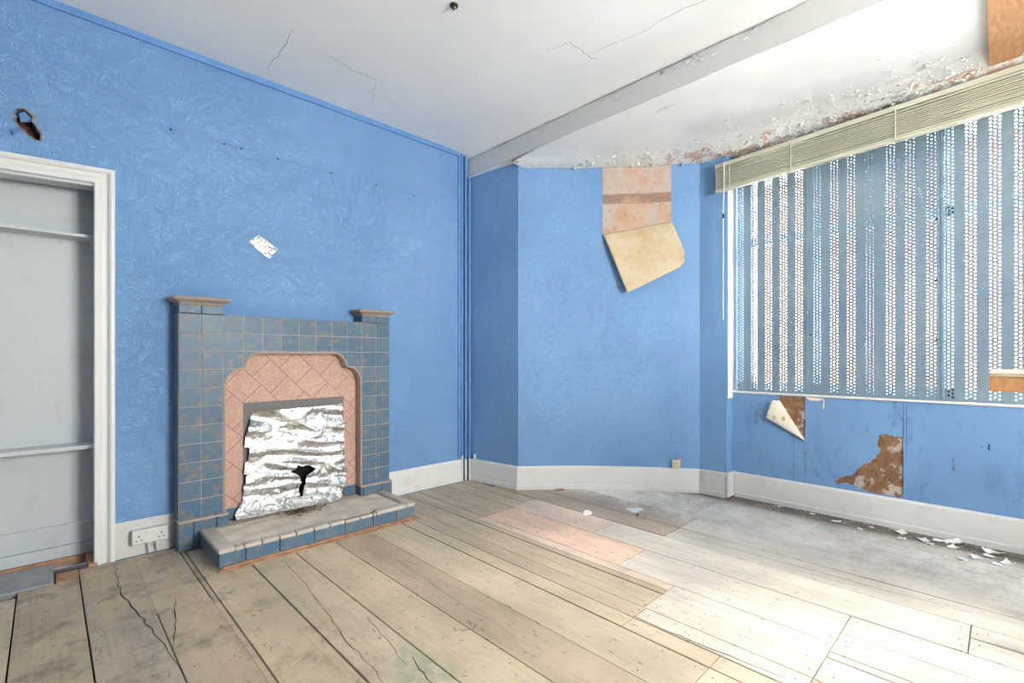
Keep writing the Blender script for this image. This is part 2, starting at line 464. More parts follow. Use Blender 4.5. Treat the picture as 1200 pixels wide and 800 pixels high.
def bay(s, off=0.0):
    """point on the curved bay wall at run s, off metres into the room"""
    s = max(0, min(CUM[-1], s)); i = 0
    while i < len(CUM)-2 and CUM[i+1] < s: i += 1
    p, q = BAY[i], BAY[i+1]; L = CUM[i+1]-CUM[i]; t = (s-CUM[i])/L
    nx, ny = (q[1]-p[1])/L, -(q[0]-p[0])/L
    return (p[0]+(q[0]-p[0])*t + nx*off, p[1]+(q[1]-p[1])*t + ny*off)
MIR = lambda y: 1.0 - y              # the bay mirrors about Y = 0.5
def edgeX(y):
    """X of the outer wall of the bay at Y"""
    if y < .5: y = MIR(y)
    if y >= 2.69: return 2.60 + (3.22-min(y, 3.22))/.53*.08
    if y <= 1.45: return XW
    if y <= 1.65: return 3.645
    for p, q in zip(BAY, BAY[1:]):
        if q[1] <= y <= p[1]:
            return p[0] + (q[0]-p[0])*(p[1]-y)/(p[1]-q[1])
    return 3.63

# ------------------------------------------------------------------ floor
FLOOR = [  # x0, x1, [(y0, y1, tone)]
]
def T(*c): return srgb(*c)
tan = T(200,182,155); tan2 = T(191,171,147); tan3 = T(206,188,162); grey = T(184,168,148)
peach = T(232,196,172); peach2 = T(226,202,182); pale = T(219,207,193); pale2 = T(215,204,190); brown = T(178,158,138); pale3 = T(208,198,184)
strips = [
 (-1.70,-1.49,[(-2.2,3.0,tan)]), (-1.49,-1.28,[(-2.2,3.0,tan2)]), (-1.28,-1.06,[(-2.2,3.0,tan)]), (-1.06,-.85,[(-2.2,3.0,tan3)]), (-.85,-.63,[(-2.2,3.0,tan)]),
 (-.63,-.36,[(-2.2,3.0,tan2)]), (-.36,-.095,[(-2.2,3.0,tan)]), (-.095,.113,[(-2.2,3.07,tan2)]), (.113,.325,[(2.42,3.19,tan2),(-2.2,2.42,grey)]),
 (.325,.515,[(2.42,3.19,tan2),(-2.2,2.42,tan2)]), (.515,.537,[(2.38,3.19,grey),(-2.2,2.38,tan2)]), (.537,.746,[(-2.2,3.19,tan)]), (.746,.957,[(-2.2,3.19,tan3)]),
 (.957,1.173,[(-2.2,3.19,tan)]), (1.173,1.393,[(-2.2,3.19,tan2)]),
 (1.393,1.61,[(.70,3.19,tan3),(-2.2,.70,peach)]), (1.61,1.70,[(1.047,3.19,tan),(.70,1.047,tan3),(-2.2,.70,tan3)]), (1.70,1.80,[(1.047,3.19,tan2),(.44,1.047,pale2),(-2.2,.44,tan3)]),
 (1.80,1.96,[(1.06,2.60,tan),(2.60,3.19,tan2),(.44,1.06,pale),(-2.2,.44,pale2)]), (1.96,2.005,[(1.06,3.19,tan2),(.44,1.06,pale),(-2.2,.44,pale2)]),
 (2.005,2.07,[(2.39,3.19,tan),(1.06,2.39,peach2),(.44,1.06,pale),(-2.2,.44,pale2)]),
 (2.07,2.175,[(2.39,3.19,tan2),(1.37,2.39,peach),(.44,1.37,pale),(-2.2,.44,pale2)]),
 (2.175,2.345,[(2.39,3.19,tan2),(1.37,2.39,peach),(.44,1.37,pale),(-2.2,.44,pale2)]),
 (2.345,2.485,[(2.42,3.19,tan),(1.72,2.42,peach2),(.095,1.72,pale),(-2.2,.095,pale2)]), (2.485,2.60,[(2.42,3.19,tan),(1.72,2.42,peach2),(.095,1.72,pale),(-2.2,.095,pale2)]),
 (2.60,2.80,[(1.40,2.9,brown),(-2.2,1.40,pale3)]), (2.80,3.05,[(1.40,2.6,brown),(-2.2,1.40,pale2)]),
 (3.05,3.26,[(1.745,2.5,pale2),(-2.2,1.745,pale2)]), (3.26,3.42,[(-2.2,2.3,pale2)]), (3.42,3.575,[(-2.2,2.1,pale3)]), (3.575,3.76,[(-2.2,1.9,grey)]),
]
fl = MB()
MERGE = {(1.96,2.005,1.06),(2.07,2.175,2.39)}
for x0, x1, segs in strips:
    for y0, y1, tone in segs:
        j = 1 + random.uniform(-.05, .05); tone = tuple(min(.95, c*j) for c in tone)
        g = random.uniform(.0015, .0032)*(1.35 if x0 > 2.3 else 1); dz = random.uniform(-.002, .001)
        # neighbouring strips that are one wide board share a tone and nearly no gap
        gx0 = gx1 = g
        if (x0, y1) in ((1.96, 1.06), (2.005, 1.06), (2.175, 2.39), (2.175, 1.37), (2.485, 2.42), (2.485, 1.72), (.325, 3.19), (.515, 2.42), (.515, 2.38)): gx0 = -.0002; dz = -.0005
        if (x1, y1) in ((1.96, 1.06), (2.005, 1.06), (2.175, 2.39), (2.175, 1.37), (2.485, 2.42), (2.485, 1.72), (.325, 3.19), (.515, 2.42), (.515, 2.38)): gx1 = -.0002; dz = -.0005
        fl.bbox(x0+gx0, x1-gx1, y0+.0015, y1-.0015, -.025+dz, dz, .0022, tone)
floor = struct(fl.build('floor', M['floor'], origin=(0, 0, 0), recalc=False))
sb = MB(); sb.box(-1.9, 4.0, -2.4, 3.6, -.10, -.06); struct(sb.build('floor_void', M['subfloor'], origin=(0, 0, 0))).parent = floor
# wandering splits in the boards
def ribbon(mb, pts, w, z=.0012, jit=.006, n=5):
    P = []
    for a, b in zip(pts, pts[1:]):
        for k in range(n):
            t = k/n; P.append((a[0]+(b[0]-a[0])*t + random.uniform(-jit, jit)*(k > 0), a[1]+(b[1]-a[1])*t + random.uniform(-jit, jit)*(k > 0)))
    P.append(pts[-1]); vs = []; N = len(P)
    for i, p in enumerate(P):
        a = P[max(i-1, 0)]; b = P[min(i+1, N-1)]; d = Vector((b[0]-a[0], b[1]-a[1])); d.normalize()
        ww = w*(.35+.65*math.sin(PI*min(1, max(.08, i/(N-1)*.9+.05))))*random.uniform(.6, 1.2)/2
        vs += [(p[0]-d.y*ww, p[1]+d.x*ww, z), (p[0]+d.y*ww, p[1]-d.x*ww, z)]
    mb.add(vs, [(2*i, 2*i+1, 2*i+3, 2*i+2) for i in range(N-1)])
cr = MB()
ribbon(cr, [(.245,3.1),(.24,2.9),(.235,2.74),(.27,2.45),(.30,2.2),(.325,1.9)], .004)
ribbon(cr, [(.885,2.62),(.86,2.3),(.83,2.0),(.80,1.75),(.79,1.5),(.77,1.3)], .003)
ribbon(cr, [(.93,1.8),(.90,1.55),(.88,1.42)], .003); ribbon(cr, [(.92,1.45),(.90,1.35),(.885,1.25)], .004)
ribbon(cr, [(1.30,2.2),(1.27,1.7),(1.26,1.2)], .002); ribbon(cr, [(1.22,1.45),(1.18,1.43),(1.12,1.47)], .003)
ribbon(cr, [(1.71,1.05),(1.71,.8),(1.73,.5)], .005); ribbon(cr, [(.40,2.5),(.37,2.3),(.33,2.1)], .003)
ribbon(cr, [(1.85,2.3),(1.87,1.7),(1.86,1.2)], .002); ribbon(cr, [(2.69,1.35),(2.70,.7),(2.72,.1)], .003)
struct(cr.build('floor_split', M['soot'], origin=(0, 0, 0))).parent = floor
nl = MB()
for x0, x1, segs in strips:
    if x1-x0 < .1: continue
    for y0, y1, tone in segs:
        y = y1-.03
        for yy in (y1-.03, y0+.03, 1.9, .85):
            if y0 < yy < y1 and yy > -.3:
                for xx in (x0+.04, x1-.04):
                    nl.lathe([(.0028, 0), (.0028, .0006)], (xx+random.uniform(-.01, .01), yy+random.uniform(-.02, .02), .0003), 'z', 6)
struct(nl.build('floor_nail', M['dark'], origin=(0, 0, 0))).parent = floor

# ------------------------------------------------------------------ fireplace wall with alcove opening and hole
HOLE = [(-.1,2.204),(-.088,2.214),(-.079,2.218),(-.066,2.212),(-.056,2.202),(-.047,2.19),(-.049,2.168),(-.04,2.155),(-.032,2.137),(-.022,2.125),(-.019,2.111),(-.017,2.096),(-.023,2.085),(-.033,2.083),(-.041,2.086),(-.052,2.095),(-.062,2.097),(-.079,2.116),(-.09,2.122),(-.096,2.134),(-.104,2.144),(-.108,2.157),(-.101,2.17),(-.106,2.185)]
w = MB()
outer = [(-1.8,-.05),(-.80,-.05),(-.80,1.88),(.20,1.93),(.20,-.05),(2.75,-.05),(2.75,2.95),(-1.8,2.95)]
w.prism(outer, YL, YL+.10, 'y', [HOLE])
wall_left = struct(w.build('wall_left', M['paper'], origin=(0, 0, 0)))
w = MB(); w.box(-.25, .12, YL+.075, YL+.115, 2.0, 2.3); o = struct(w.build('hole_back', M['brick_dark'], wall_left))
w = MB()
ring = [(x+random.uniform(-.004, .004), YL-.003+random.uniform(-.002, .002), z+random.uniform(-.004, .004)) for x, z in HOLE]
w.tube(ring, [random.uniform(.0015, .0055) for _ in ring], 6, True)
struct(w.build('hole_rim', M['torn_edge'], wall_left))
w = MB()
w.add([(-.122,YL-.004,2.105),(-.09,YL-.012,2.122),(-.083,YL-.022,2.107),(-.106,YL-.03,2.077)], [(0,1,2,3)])
w.add([(-.093,YL+.006,2.19),(-.075,YL-.004,2.203),(-.052,YL+.004,2.181),(-.054,YL+.02,2.168),(-.087,YL+.02,2.157)], [(0,1,2,3,4)])
struct(w.build('torn_paper', M['blue_paint'], wall_left, solid=.001))
# scored line of old picture hooks
w = MB()
def wline(x0, x1, z, wd=.0022):
    n = 14
    vs = []
    for i in range(n+1):
        x = x0+(x1-x0)*i/n; dz = random.uniform(-.0012, .0012); h = wd*random.uniform(.3, 1)/2
        vs += [(x, YL-.0009, z+dz-h), (x, YL-.0009, z+dz+h)]
    w.add(vs, [(2*i, 2*i+2, 2*i+3, 2*i+1) for i in range(n)])
wline(.72, .85, 2.308); wline(1.052, 1.405, 2.307); wline(1.74, 2.06, 2.309, .0014); wline(.50, .53, 2.307, .0012)
for x in (.493, .845, 1.055, 1.40, 1.735, 2.058, .755):
    w.lathe([(.007, 0), (.006, -.002), (.003, -.0022)], (x, YL, 2.308), 'y', 8)
struct(w.build('picture_hook_scar', M['pencil'], wall_left))
# alcove lining
w = MB()
w.box(-.95, .30, 3.42, 3.50, -.05, 2.7)
alc = struct(w.build('wall_alcove', M['alcove'], origin=(0, 0, 0)))
w = MB(); w.box(.186, .206, YL+.002, 3.43, -.03, 2.65); w.box(-.81, -.79, YL+.002, 3.43, -.03, 2.65); struct(w.build('alcove_side', M['alcove'], alc))
w = MB(); w.box(-.82, .21, YL+.10, 3.43, 2.60, 2.66); w.prism([(-.80,1.866),(.186,1.9155),(.186,1.930),(-.80,1.880)], YL+.002, YL+.102, 'y'); struct(w.build('alcove_head', M['alcove'], alc))
w = MB(); w.bbox(-.80, .186, 3.398, 3.421, .012, .072, .003); w.bbox(-.80, .186, 3.402, 3.421, .0735, .181, .004)
struct(w.build('baseboard_alcove', M['alcove'], origin=(0, 0, 0)))
w = MB(); w.bbox(-.80, .186, 3.385, 3.42, -.03, .011, .004); w.bbox(.150, .186, 3.19, 3.385, -.03, .012, .004)
tag(w.build('timber_batten', M['raw_timber']), 'raw reddish timber batten under the alcove skirting', 'batten')
w = MB()
w.bbox(-.80, .025, 3.075, 3.36, -.03, .004, .005)
tag(w.build('floor_board_offcut', M['grey_board']), 'dusty grey board laid across the bottom of the alcove', 'board')
w = MB(); w.bbox(.032, .112, 3.075, 3.20, -.03, .001, .003)
tag(w.build('floor_board_offcut', M['raw_timber']), 'short brown board offcut beside the dark gap in the alcove floor', 'board')

def shelf(name, z0, z1, yf, label):
    t = thing(name, label, 'shelf', (-.3, 3.41, z0), 'alcove shelves')
    b = MB(); b.bbox(-.79, .185, yf, 3.419, z0, z1, .002); b.build('board', M['alcove'], t)
    b = MB(); b.bbox(.168, .1855, yf+.02, 3.418, z0-.045, z0, .002); b.build('bearer', M['alcove'], t)
    return t
shelf('alcove_shelf', 1.662, 1.678, 3.29, 'upper white shelf in the alcove, above head of the empty middle bay')
shelf('alcove_shelf', .578, .598, 3.28, 'lower shelf in the alcove with a dusty top and bright white front edge')
# architrave round the alcove
w = MB()
PR = [(0, -.02), (0, .016), (.004, .020), (.026, .020), (.030, .015), (.044, .012), (.052, .014), (.058, .026), (.066, .031), (.078, .030), (.082, .024), (.082, -.02)]
rings = []
for px_, pz, mx, mz in ((-.80, 1.928-.051, 0, 1), (.172, 1.928, 1, 1), (.172, -.004, 1, 0)):
    rings.append([(px_+o*mx, YL-p, pz+o*mz) for o, p in PR])
w.strip(rings, closed=True)
struct(w.build('trim_1', M['white'], origin=(0, 0, 0)))

# ------------------------------------------------------------------ other walls, ceiling, beam
def wallseg(pts, z0, z1, th, name, m, left=True):
    """wall along a run of points, face on the points, thickness away from the room"""
    b = MB(); n = len(pts); inn = []; out = []
    for i, p in enumerate(pts):
        a = pts[max(i-1, 0)]; c = pts[min(i+1, n-1)]; d = Vector((c[0]-a[0], c[1]-a[1])).normalized()
        nx, ny = (-d.y, d.x) if left else (d.y, -d.x)
        inn.append(p); out.append((p[0]+nx*th, p[1]+ny*th))
    loop = inn + out[::-1]
    rings = [[(p[0], p[1], z) for p in loop] for z in (z0, z1)]
    b.strip(rings, closed=True)
    return struct(b.build(name, m, origin=(0, 0, 0), smooth=True))
wallseg([(2.60,3.24),(2.68,2.69)], -.05, ZB+.02, .12, 'wall_return', M['paper_bay'])
wall_bay = wallseg(BAY, -.05, ZB+.06, .12, 'wall_bay', M['paper_bay'])
pier = struct((lambda b: (b.prism([(3.625,1.65),(3.640,1.452),(3.66,1.447),(XW+.05,1.447),(XW+.3,1.447),(XW+.3,1.75),(3.70,1.75)], -.05, ZB+.04, 'z'), b.build('wall_pier', M['paper_bay'], origin=(0,0,0)))[1])(MB()))
mirror = lambda P: [(x, MIR(y)) for x, y in P]
wallseg(mirror(BAY), -.05, ZB+.06, .12, 'wall_bay_south', M['paper_bay'], False)
wallseg(mirror([(2.60,3.24),(2.68,2.69)]), -.05, ZB+.02, .12, 'wall_return_south', M['paper_bay'], False)
b = MB(); b.prism(mirror([(3.625,1.65),(3.640,1.452),(XW+.3,1.447),(XW+.3,1.75),(3.70,1.75)]), -.05, ZB+.04, 'z'); struct(b.build('wall_pier_south', M['paper_bay'], origin=(0,0,0)))
# window wall below and above the opening, the two bare patches sunk behind the paper skin
BARE2 = [(.555,.562),(.52,.57),(.482,.562),(.438,.56),(.437,.21),(.455,.184),(.482,.196),(.532,.195),(.584,.192),(.637,.201),(.67,.219),(.732,.229),(.782,.209),(.8,.228),(.775,.249),(.732,.269),(.684,.294),(.664,.335),(.63,.365),(.597,.387),(.581,.413),(.555,.441),(.545,.467),(.564,.496),(.558,.529)]
def rough(P, k=3, j=.005, straight=None):
    out = []
    for a, c in zip(P, P[1:]+P[:1]):
        for i in range(k):
            t = i/k; q = (a[0]+(c[0]-a[0])*t, a[1]+(c[1]-a[1])*t)
            if straight and straight(a, c): out.append(q)
            else: out.append((q[0]+random.uniform(-j, j), q[1]+random.uniform(-j, j)))
    return out
BARE2 = rough(BARE2, 4, .0055, lambda a, c: abs(a[0]-.4375) < .003 and abs(c[0]-.4375) < .003)
BARE1 = [(1.122,.7735),(.96,.7735),(.96,.474),(1.02,.548),(1.075,.64),(1.118,.73)]
b = MB(); b.box(XW+.004, XW+.25, -.47, 1.447, -.05, .778)
wall_win = struct(b.build('wall_window', M['plaster_low'], origin=(0, 0, 0)))
b = MB(); b.prism([(-.47,-.05),(1.447,-.05),(1.447,.778),(-.47,.778)], XW, XW+.0035, 'x', [BARE2, BARE1])
struct(b.build('wallpaper_skin', M['paper_damp'], wall_win))
b = MB(); b.box(XW, XW+.25, -.47, 1.447, 2.49, ZB+.04); struct(b.build('wall_window_head', M['paper_bay'], origin=(0, 0, 0)))
b = MB()   # paper seams and small nicks under the sill
for y, z0, z1 in ((.435, .17, .775), (.42, .4, .775), (1.03, .18, .56), (.962, .2, .475)):
    n = 12; vs = []
    for i in range(n+1):
        z = z0+(z1-z0)*i/n; yy = y+random.uniform(-.002, .002); h = random.uniform(.0004, .0013)
        vs += [(XW-.0008, yy-h, z), (XW-.0008, yy+h, z)]
    b.add(vs, [(2*i, 2*i+2, 2*i+3, 2*i+1) for i in range(n)])
b.box(XW-.001, XW, .062, .070, .535, .565); b.box(XW-.001, XW, .092, .097, .545, .553)
struct(b.build('paper_nick', M['pencil'], wall_win))
b = MB(); b.add([(XW-.002,.96,.776),(XW-.002,.85,.772),(XW-.004,.868,.755),(XW-.006,.93,.752)], [(0,1,2,3)])
b.add([(XW-.002,.852,.77),(XW-.002,.846,.77),(XW-.006,.846,.70),(XW-.005,.858,.70)], [(0,1,2,3)])
struct(b.build('torn_lining', M['paper_back_low'], wall_win, solid=.0008))

# room behind the camera
b = MB(); b.box(-1.85, -1.7, -2.35, 3.32, -.05, 2.95); struct(b.build('wall_back', M['paper'], origin=(0, 0, 0)))
b = MB(); b.prism([(-1.85,-.05),(2.9,-.05),(2.9,2.95),(-1.85,2.95)], -2.35, -2.2, 'y', [[(1.2,.8),(2.5,.8),(2.5,2.4),(1.2,2.4)]])
struct(b.build('wall_right', M['paper'], origin=(0, 0, 0)))
b = MB()
for x in (1.2, 1.82, 2.44): b.box(x, x+.06, -2.30, -2.24, .8, 2.4)
for z in (.8, 1.57, 2.34): b.box(1.2, 2.5, -2.30, -2.24, z, z+.06)
win2 = struct(b.build('added_fill_window', M['sash'], origin=(0, 0, 0)))  # unseen window, added to bring fill light into the room
b = MB(); b.box(1.22, 2.48, -2.272, -2.268, .82, 2.38); struct(b.build('glass_pane', M['glass'], win2))

# main ceiling with a shallow cove at the beam
b = MB(); rings = []
prof = [(-1.85, ZC+.2), (-1.85, ZC), (2.30, ZC), (2.42, ZC-.003), (2.50, ZC-.010), (2.56, ZC-.021), (2.62, ZC-.034), (2.62, ZC+.2)]
b.strip([[(x, y, z) for x, z in prof] for y in (-2.35, 3.32)], closed=True)
ceil = struct(b.build('ceiling', M['ceiling'], origin=(0, 0, 0), smooth=True))
b = MB()
def ccrack(pts, wd): 
    n0 = len(b.v); ribbon(b, pts, wd, ZC-.0015, .012, 6)
ccrack([(.96,3.09),(.945,2.85),(.935,2.6)], .003); ccrack([(1.10,2.70),(1.36,2.74),(1.56,2.72)], .0025); ccrack([(2.02,1.81),(2.05,1.66),(2.25,1.67),(2.30,1.64)], .003)
ccrack([(2.2,1.72),(2.26,1.4),(2.28,.96),(2.28,.6)], .0025); ccrack([(1.48,2.76),(1.58,2.98)], .002)
struct(b.build('ceiling_crack', M['crack'], ceil))
# beam across the mouth of the bay
b = MB()
nY = 150; rings = []
for i in range(nY+1):
    y = -2.35+5.66*i/nY; j = random.uniform(-.003, .003)
    k = max(0, mnoise.noise(Vector((y*6, 3, 1))))*.006
    rings.append([(2.592, y, ZB+.002), (2.592, y, 2.66), (2.592+k, y, 2.72), (2.594+k, y, 2.738+j), (2.606, y, 2.744+j), (2.606, y, 2.95), (2.76, y, 2.95), (2.76, y, ZB+.002)])
b.strip(rings, closed=True)
beam = struct(b.build('beam', M['beam'], origin=(0, 0, 0)))
b = MB()
for y0, y1 in ((2.0, 1.2), (1.35, .75), (2.9, 2.1)):
    n = 26; vs = []
    for i in range(n+1):
        y = y0+(y1-y0)*i/n; z = 2.734+mnoise.noise(Vector((y*5, 0, 0)))*.012; h = random.uniform(.0004, .0018)
        vs += [(2.5905, y, z-h), (2.5905, y, z+h)]
    b.add(vs, [(2*i, 2*i+2, 2*i+3, 2*i+1) for i in range(n)])
struct(b.build('beam_crack', M['crack'], beam))
b = MB()      # lifted paint curls along the top of the beam
for _ in range(26):
    y = random.choice((1.75, 1.65, 1.45, 1.2, 1.1, .9))+random.gauss(0, .08); z = 2.70+random.uniform(-.03, .03); L = random.uniform(.01, .03); H = random.uniform(.006, .016)
    lift = random.uniform(.003, .010)
    b.grid(lambda u, v: (2.591-lift*v*v, y+L*(u-.5)+.004*v, z+H*v), 3, 3)
struct(b.build('lifted_paint', M['beam'], beam, solid=.0008))

# bay ceiling: a slightly sagging sheet with a wear value that grows to the outer walls
b = MB(); NU, NV = 70, 190; wear = []
for j in range(NV+1):
    y = -2.25 + 5.5*j/NV; ex = edgeX(y)+.03
    for i in range(NU+1):
        u = i/NU; x = 2.5918+(ex-2.5918)*u
        dd = min(abs(ex-.03-x), 9)
        yy = y if y > .5 else MIR(y)
        if 1.4 < yy < 2.75:
            for p in BAY[::4]: dd = min(dd, math.hypot(p[0]-x, p[1]-yy))
        if yy > 2.69: dd = 9
        wv = max(0, 1-dd/.62)
        side = .55+.45*max(0, min(1, (2.2-yy)/.7))
        wear.append(max(0, min(1, wv*side)))
        sag = .040*max(0, 1-dd/.40)**2
        z = ZB - sag + .010*wv*mnoise.noise(Vector((x*9, y*9, 0))) + .004*mnoise.noise(Vector((x*3, y*3, 4)))
        b.v.append((x, y, z))
for j in range(NV):
    for i in range(NU):
        a = j*(NU+1)+i; b.f.append((a, a+1, a+NU+2, a+NU+1))
bay_ceil = struct(b.build('ceiling_bay', M['bay_ceiling'], origin=(0, 0, 0), smooth=True))
at = bay_ceil.data.attributes.new('wear', 'FLOAT', 'POINT'); at.data.foreach_set('value', wear)
b = MB(); b.box(2.7, 4.1, -2.3, 3.3, ZB+.045, ZB+.2); struct(b.build('ceiling_slab', M['ceiling'], origin=(0, 0, 0)))
# curls of paint hanging from it: nobody could count them
b = MB(); cnt = 0
while cnt < 1700:
    y = random.uniform(-.35, 2.62); ex = edgeX(y); d = abs(random.gauss(0, .19))
    if y > 1.9: d *= .55
    x = ex-.02-d
    if x < 2.72 or y < .09: continue
    s = random.uniform(.005, .018)*(1.8 if random.random() < .07 else .75); an = random.uniform(0, 2*PI); lift = s*random.uniform(.1, .6)
    ca, sa = math.cos(an), math.sin(an); q = random.uniform(.7, 1.6)
    z0 = ZB-.040*max(0, 1-d/.40)**2 - .002
    b.grid(lambda u, v: (x+ca*s*(u-.5)*q-sa*s*v*(1-.3*u), y+sa*s*(u-.5)*q+ca*s*v, z0-lift*v*v+random.uniform(-.001, .001)), 2, 3)
    cnt += 1
tag(b.build('peeling_paint', M['flake'], origin=(0, 0, 0), solid=.0007, smooth=True), 'curled flakes of white paint peeling off the bay ceiling', 'paint', kind='stuff')

# baseboards
def baseboard(name, pts, m, left=True, h=.185, base=.001, inset=0):
    b = MB(); n = len(pts); rings = []
    prof = [(-.012, base), (.021, base), (.021, .034), (.017, .039), (.016, h-.014), (.009, h), (-.012, h)]
    for i, p in enumerate(pts):
        a = pts[max(i-1, 0)]; c = pts[min(i+1, n-1)]; d = Vector((c[0]-a[0], c[1]-a[1])).normalized()
        nx, ny = (d.y, -d.x) if left else (-d.y, d.x)
        rings.append([(p[0]+nx*o, p[1]+ny*o, z) for o, z in prof])
    b.strip(rings, closed=True)
    return struct(b.build(name, m, origin=(0, 0, 0)))
baseboard('baseboard_left', [(.254, YL), (.505, YL)], M['white_dirty'])
baseboard('baseboard_chimney', [(1.79, YL), (2.52, YL)], M['white'])
baseboard('baseboard_return', [(2.605, 3.17), (2.676, 2.685)], M['white'])
baseboard('baseboard_bay', [(2.672, 2.697)] + BAY[1:] , M['white'])
baseboard('baseboard_pier', [(3.622, 1.655), (3.640, 1.450)], M['white_dirty'])
baseboard('baseboard_window', [(XW, 1.425), (XW, -.45)], M['white'])
baseboard('baseboard_bay_south', [(p[0], MIR(p[1])) for p in BAY][::-1], M['white'])
b = MB(); b.bbox(3.616, XW-.0, 1.428, 1.446, .010, .19, .003); struct(b.build('trim_3', M['white'], origin=(0, 0, 0)))
b = MB(); b.bbox(3.6435, XW+.012, 1.4425, 1.4475, .74, 2.5, .002); struct(b.build('painted_light_strip', M['white'], origin=(0, 0, 0)))  # white strip puts the window light on the blue pier return into colour
b = MB(); b.bbox(XW-.010, XW+.02, -.452, 1.445, .7785, .793, .003); struct(b.build('sill', M['white'], origin=(0, 0, 0)))

# blue batten along the top of the fireplace wall
b = MB(); b.bbox(-1.7, 2.52, YL-.014, YL+.002, ZC-.036, ZC+.002, .002); b.bbox(2.488, 2.512, YL-.014, YL+.002, .2, ZC-.03, .002)
struct(b.build('trim_2', M['blue_paint'], origin=(0, 0, 0)))

# pipes in the corner
def pipe(x, y, r, top, split, label):
    t = thing('riser_pipe', label, 'pipe', (x, y, 0), 'riser pipes in the corner')
    if top > split:
        b = MB(); b.tube([(x, y, split), (x, y, top)], r, 12); b.build('pipe_length', M['blue_paint'], t, smooth=True)
    b = MB(); b.tube([(x, y, .004), (x, y, min(split, top))], r+.0006, 12); o = b.build('unpainted_foot', M['white'], t, smooth=True)
    o['label'] = 'white lower length of pipe'
pipe(2.522, YL-.016, .010, 2.0*0+ZC-.004, .215, 'blue riser pipe nearest the fireplace with a white foot')
pipe(2.556, YL-.022, .011, ZC-.004, .185, 'middle blue riser pipe with a white foot in the room corner')
pipe(2.585, YL-.040, .009, 2.57, .185, 'slimmer blue riser pipe on the return wall side with a white foot')
pipe(2.607, YL-.078, .009, .225, .225, 'short white pipe stub ending level with the skirting top in the corner')

# ------------------------------------------------------------------ fireplace
XC = 1.1415
fp = thing('fireplace', 'blue tiled fireplace with stepped arch, two pilaster caps and raised hearth', 'fireplace', (XC, 3.10, 0))
def arch_half():
    P = [(.4145, 0), (.4145, .86)]
    for k in range(1, 9):
        a = k/8*PI/2; P.append((.318+.0965*math.cos(a), .88+.105*math.sin(a)))
    P += [(.311, .989)]
    for k in range(0, 9):
        a = k/8*PI/2; P.append((.226+.080*math.cos(a), .998+.075*math.sin(a)))
    return P
H = arch_half()
ARCH = [(XC+x, z) for x, z in H] + [(XC-x, z) for x, z in reversed(H)]
b = MB()
b.prism([(.509,0),(.509,1.286),(1.774,1.286),(1.774,0)] + ARCH, 3.0992, YL-.001, 'y')
sur = b.build('surround', M['grout'], fp)
# facing tiles, cut to the arch
tb = MB(); PT = .10542; RH = .102
for i in range(12):
    for k in range(11):
        x0 = .509+i*PT; z1 = 1.287-k*RH
        cx, cz = x0+PT/2, z1-RH/2
        if abs(cx-XC) < .41-PT/2 and cz < .985-RH: continue
        pil = i in (0, 1, 10, 11)
        tb.bbox(x0+.0016, x0+PT-.0016, 3.0972-(.0012 if pil else 0), 3.112, z1-RH+.0016, z1-.0016, .0012)
tile_o = tb.build('facing_tile', M['tile'], sur)
cb = MB(); cb.prism([(x, z if z > 0 else -.2) for x, z in ARCH], 3.0, 3.3, 'y'); cut = cb.build('cutter', M['tile'], sur)
md = tile_o.modifiers.new('cut', 'BOOLEAN'); md.operation = 'DIFFERENCE'; md.object = cut; md.solver = 'EXACT'
dg = bpy.context.evaluated_depsgraph_get(); nm = bpy.data.meshes.new_from_object(tile_o.evaluated_get(dg))
tile_o.modifiers.clear(); tile_o.data = nm; bpy.data.objects.remove(cut, do_unlink=True)
b = MB(); b.tube([(x, 3.100, max(z, .165)) for x, z in ARCH], .0065, 8); b.build('arch_bead', M['cap_tile'], fp, smooth=True)
# side tiles of the surround
for xa in (.505, 1.771):
    b = MB()
    for k in range(11):
        z1 = 1.287-k*RH; b.bbox(xa, xa+.007, 3.112, 3.217, z1-RH+.001, z1-.001, .002)
    b.build('side_tile', M['tile'], sur)
# top edge tiles
b = MB()
for i in range(2, 10): b.bbox(.509+i*PT+.001, .509+(i+1)*PT-.001, 3.100, 3.217, 1.284, 1.2895, .002)
b.build('top_tile', M['tile'], sur)
def cap(xa, xb, label):
    n = MB(); xm = (xa+xb)/2
    n.bbox(xa+.001, xm-.0008, 3.094, 3.218, 1.2885, 1.334, .003); n.bbox(xm+.0008, xb-.001, 3.094, 3.218, 1.2885, 1.334, .003)
    n.build('neck_tile', M['tile'], fp)
    c = MB(); rings = []
    for o, z in [(-.002, 1.334), (.001, 1.338), (.006, 1.347), (.014, 1.353), (.026, 1.357), (.033, 1.361), (.036, 1.367), (.034, 1.374), (.028, 1.379), (.015, 1.381), (.0, 1.381)]:
        r = max(.002, .012+o*.3); ring = []
        X0, X1, Y0 = xa-o, xb+o, 3.094-o
        ring.append((X0, YL-.002, z))
        for q in range(5):
            a = PI+q/4*PI/2; ring.append((X0+r+r*math.cos(a), Y0+r+r*math.sin(a), z))
        for q in range(5):
            a = 1.5*PI+q/4*PI/2; ring.append((X1-r+r*math.cos(a), Y0+r+r*math.sin(a), z))
        ring.append((X1, YL-.002, z)); rings.append(ring)
    c.strip(rings, closed=True)
    o = c.build('mantel_cap', M['cap_tile'], fp, smooth=True); o['label'] = label
cap(.509, .7198, 'brown edged cap on the pilaster by the alcove'); cap(1.563, 1.774, 'brown edged cap on the pilaster by the window side')
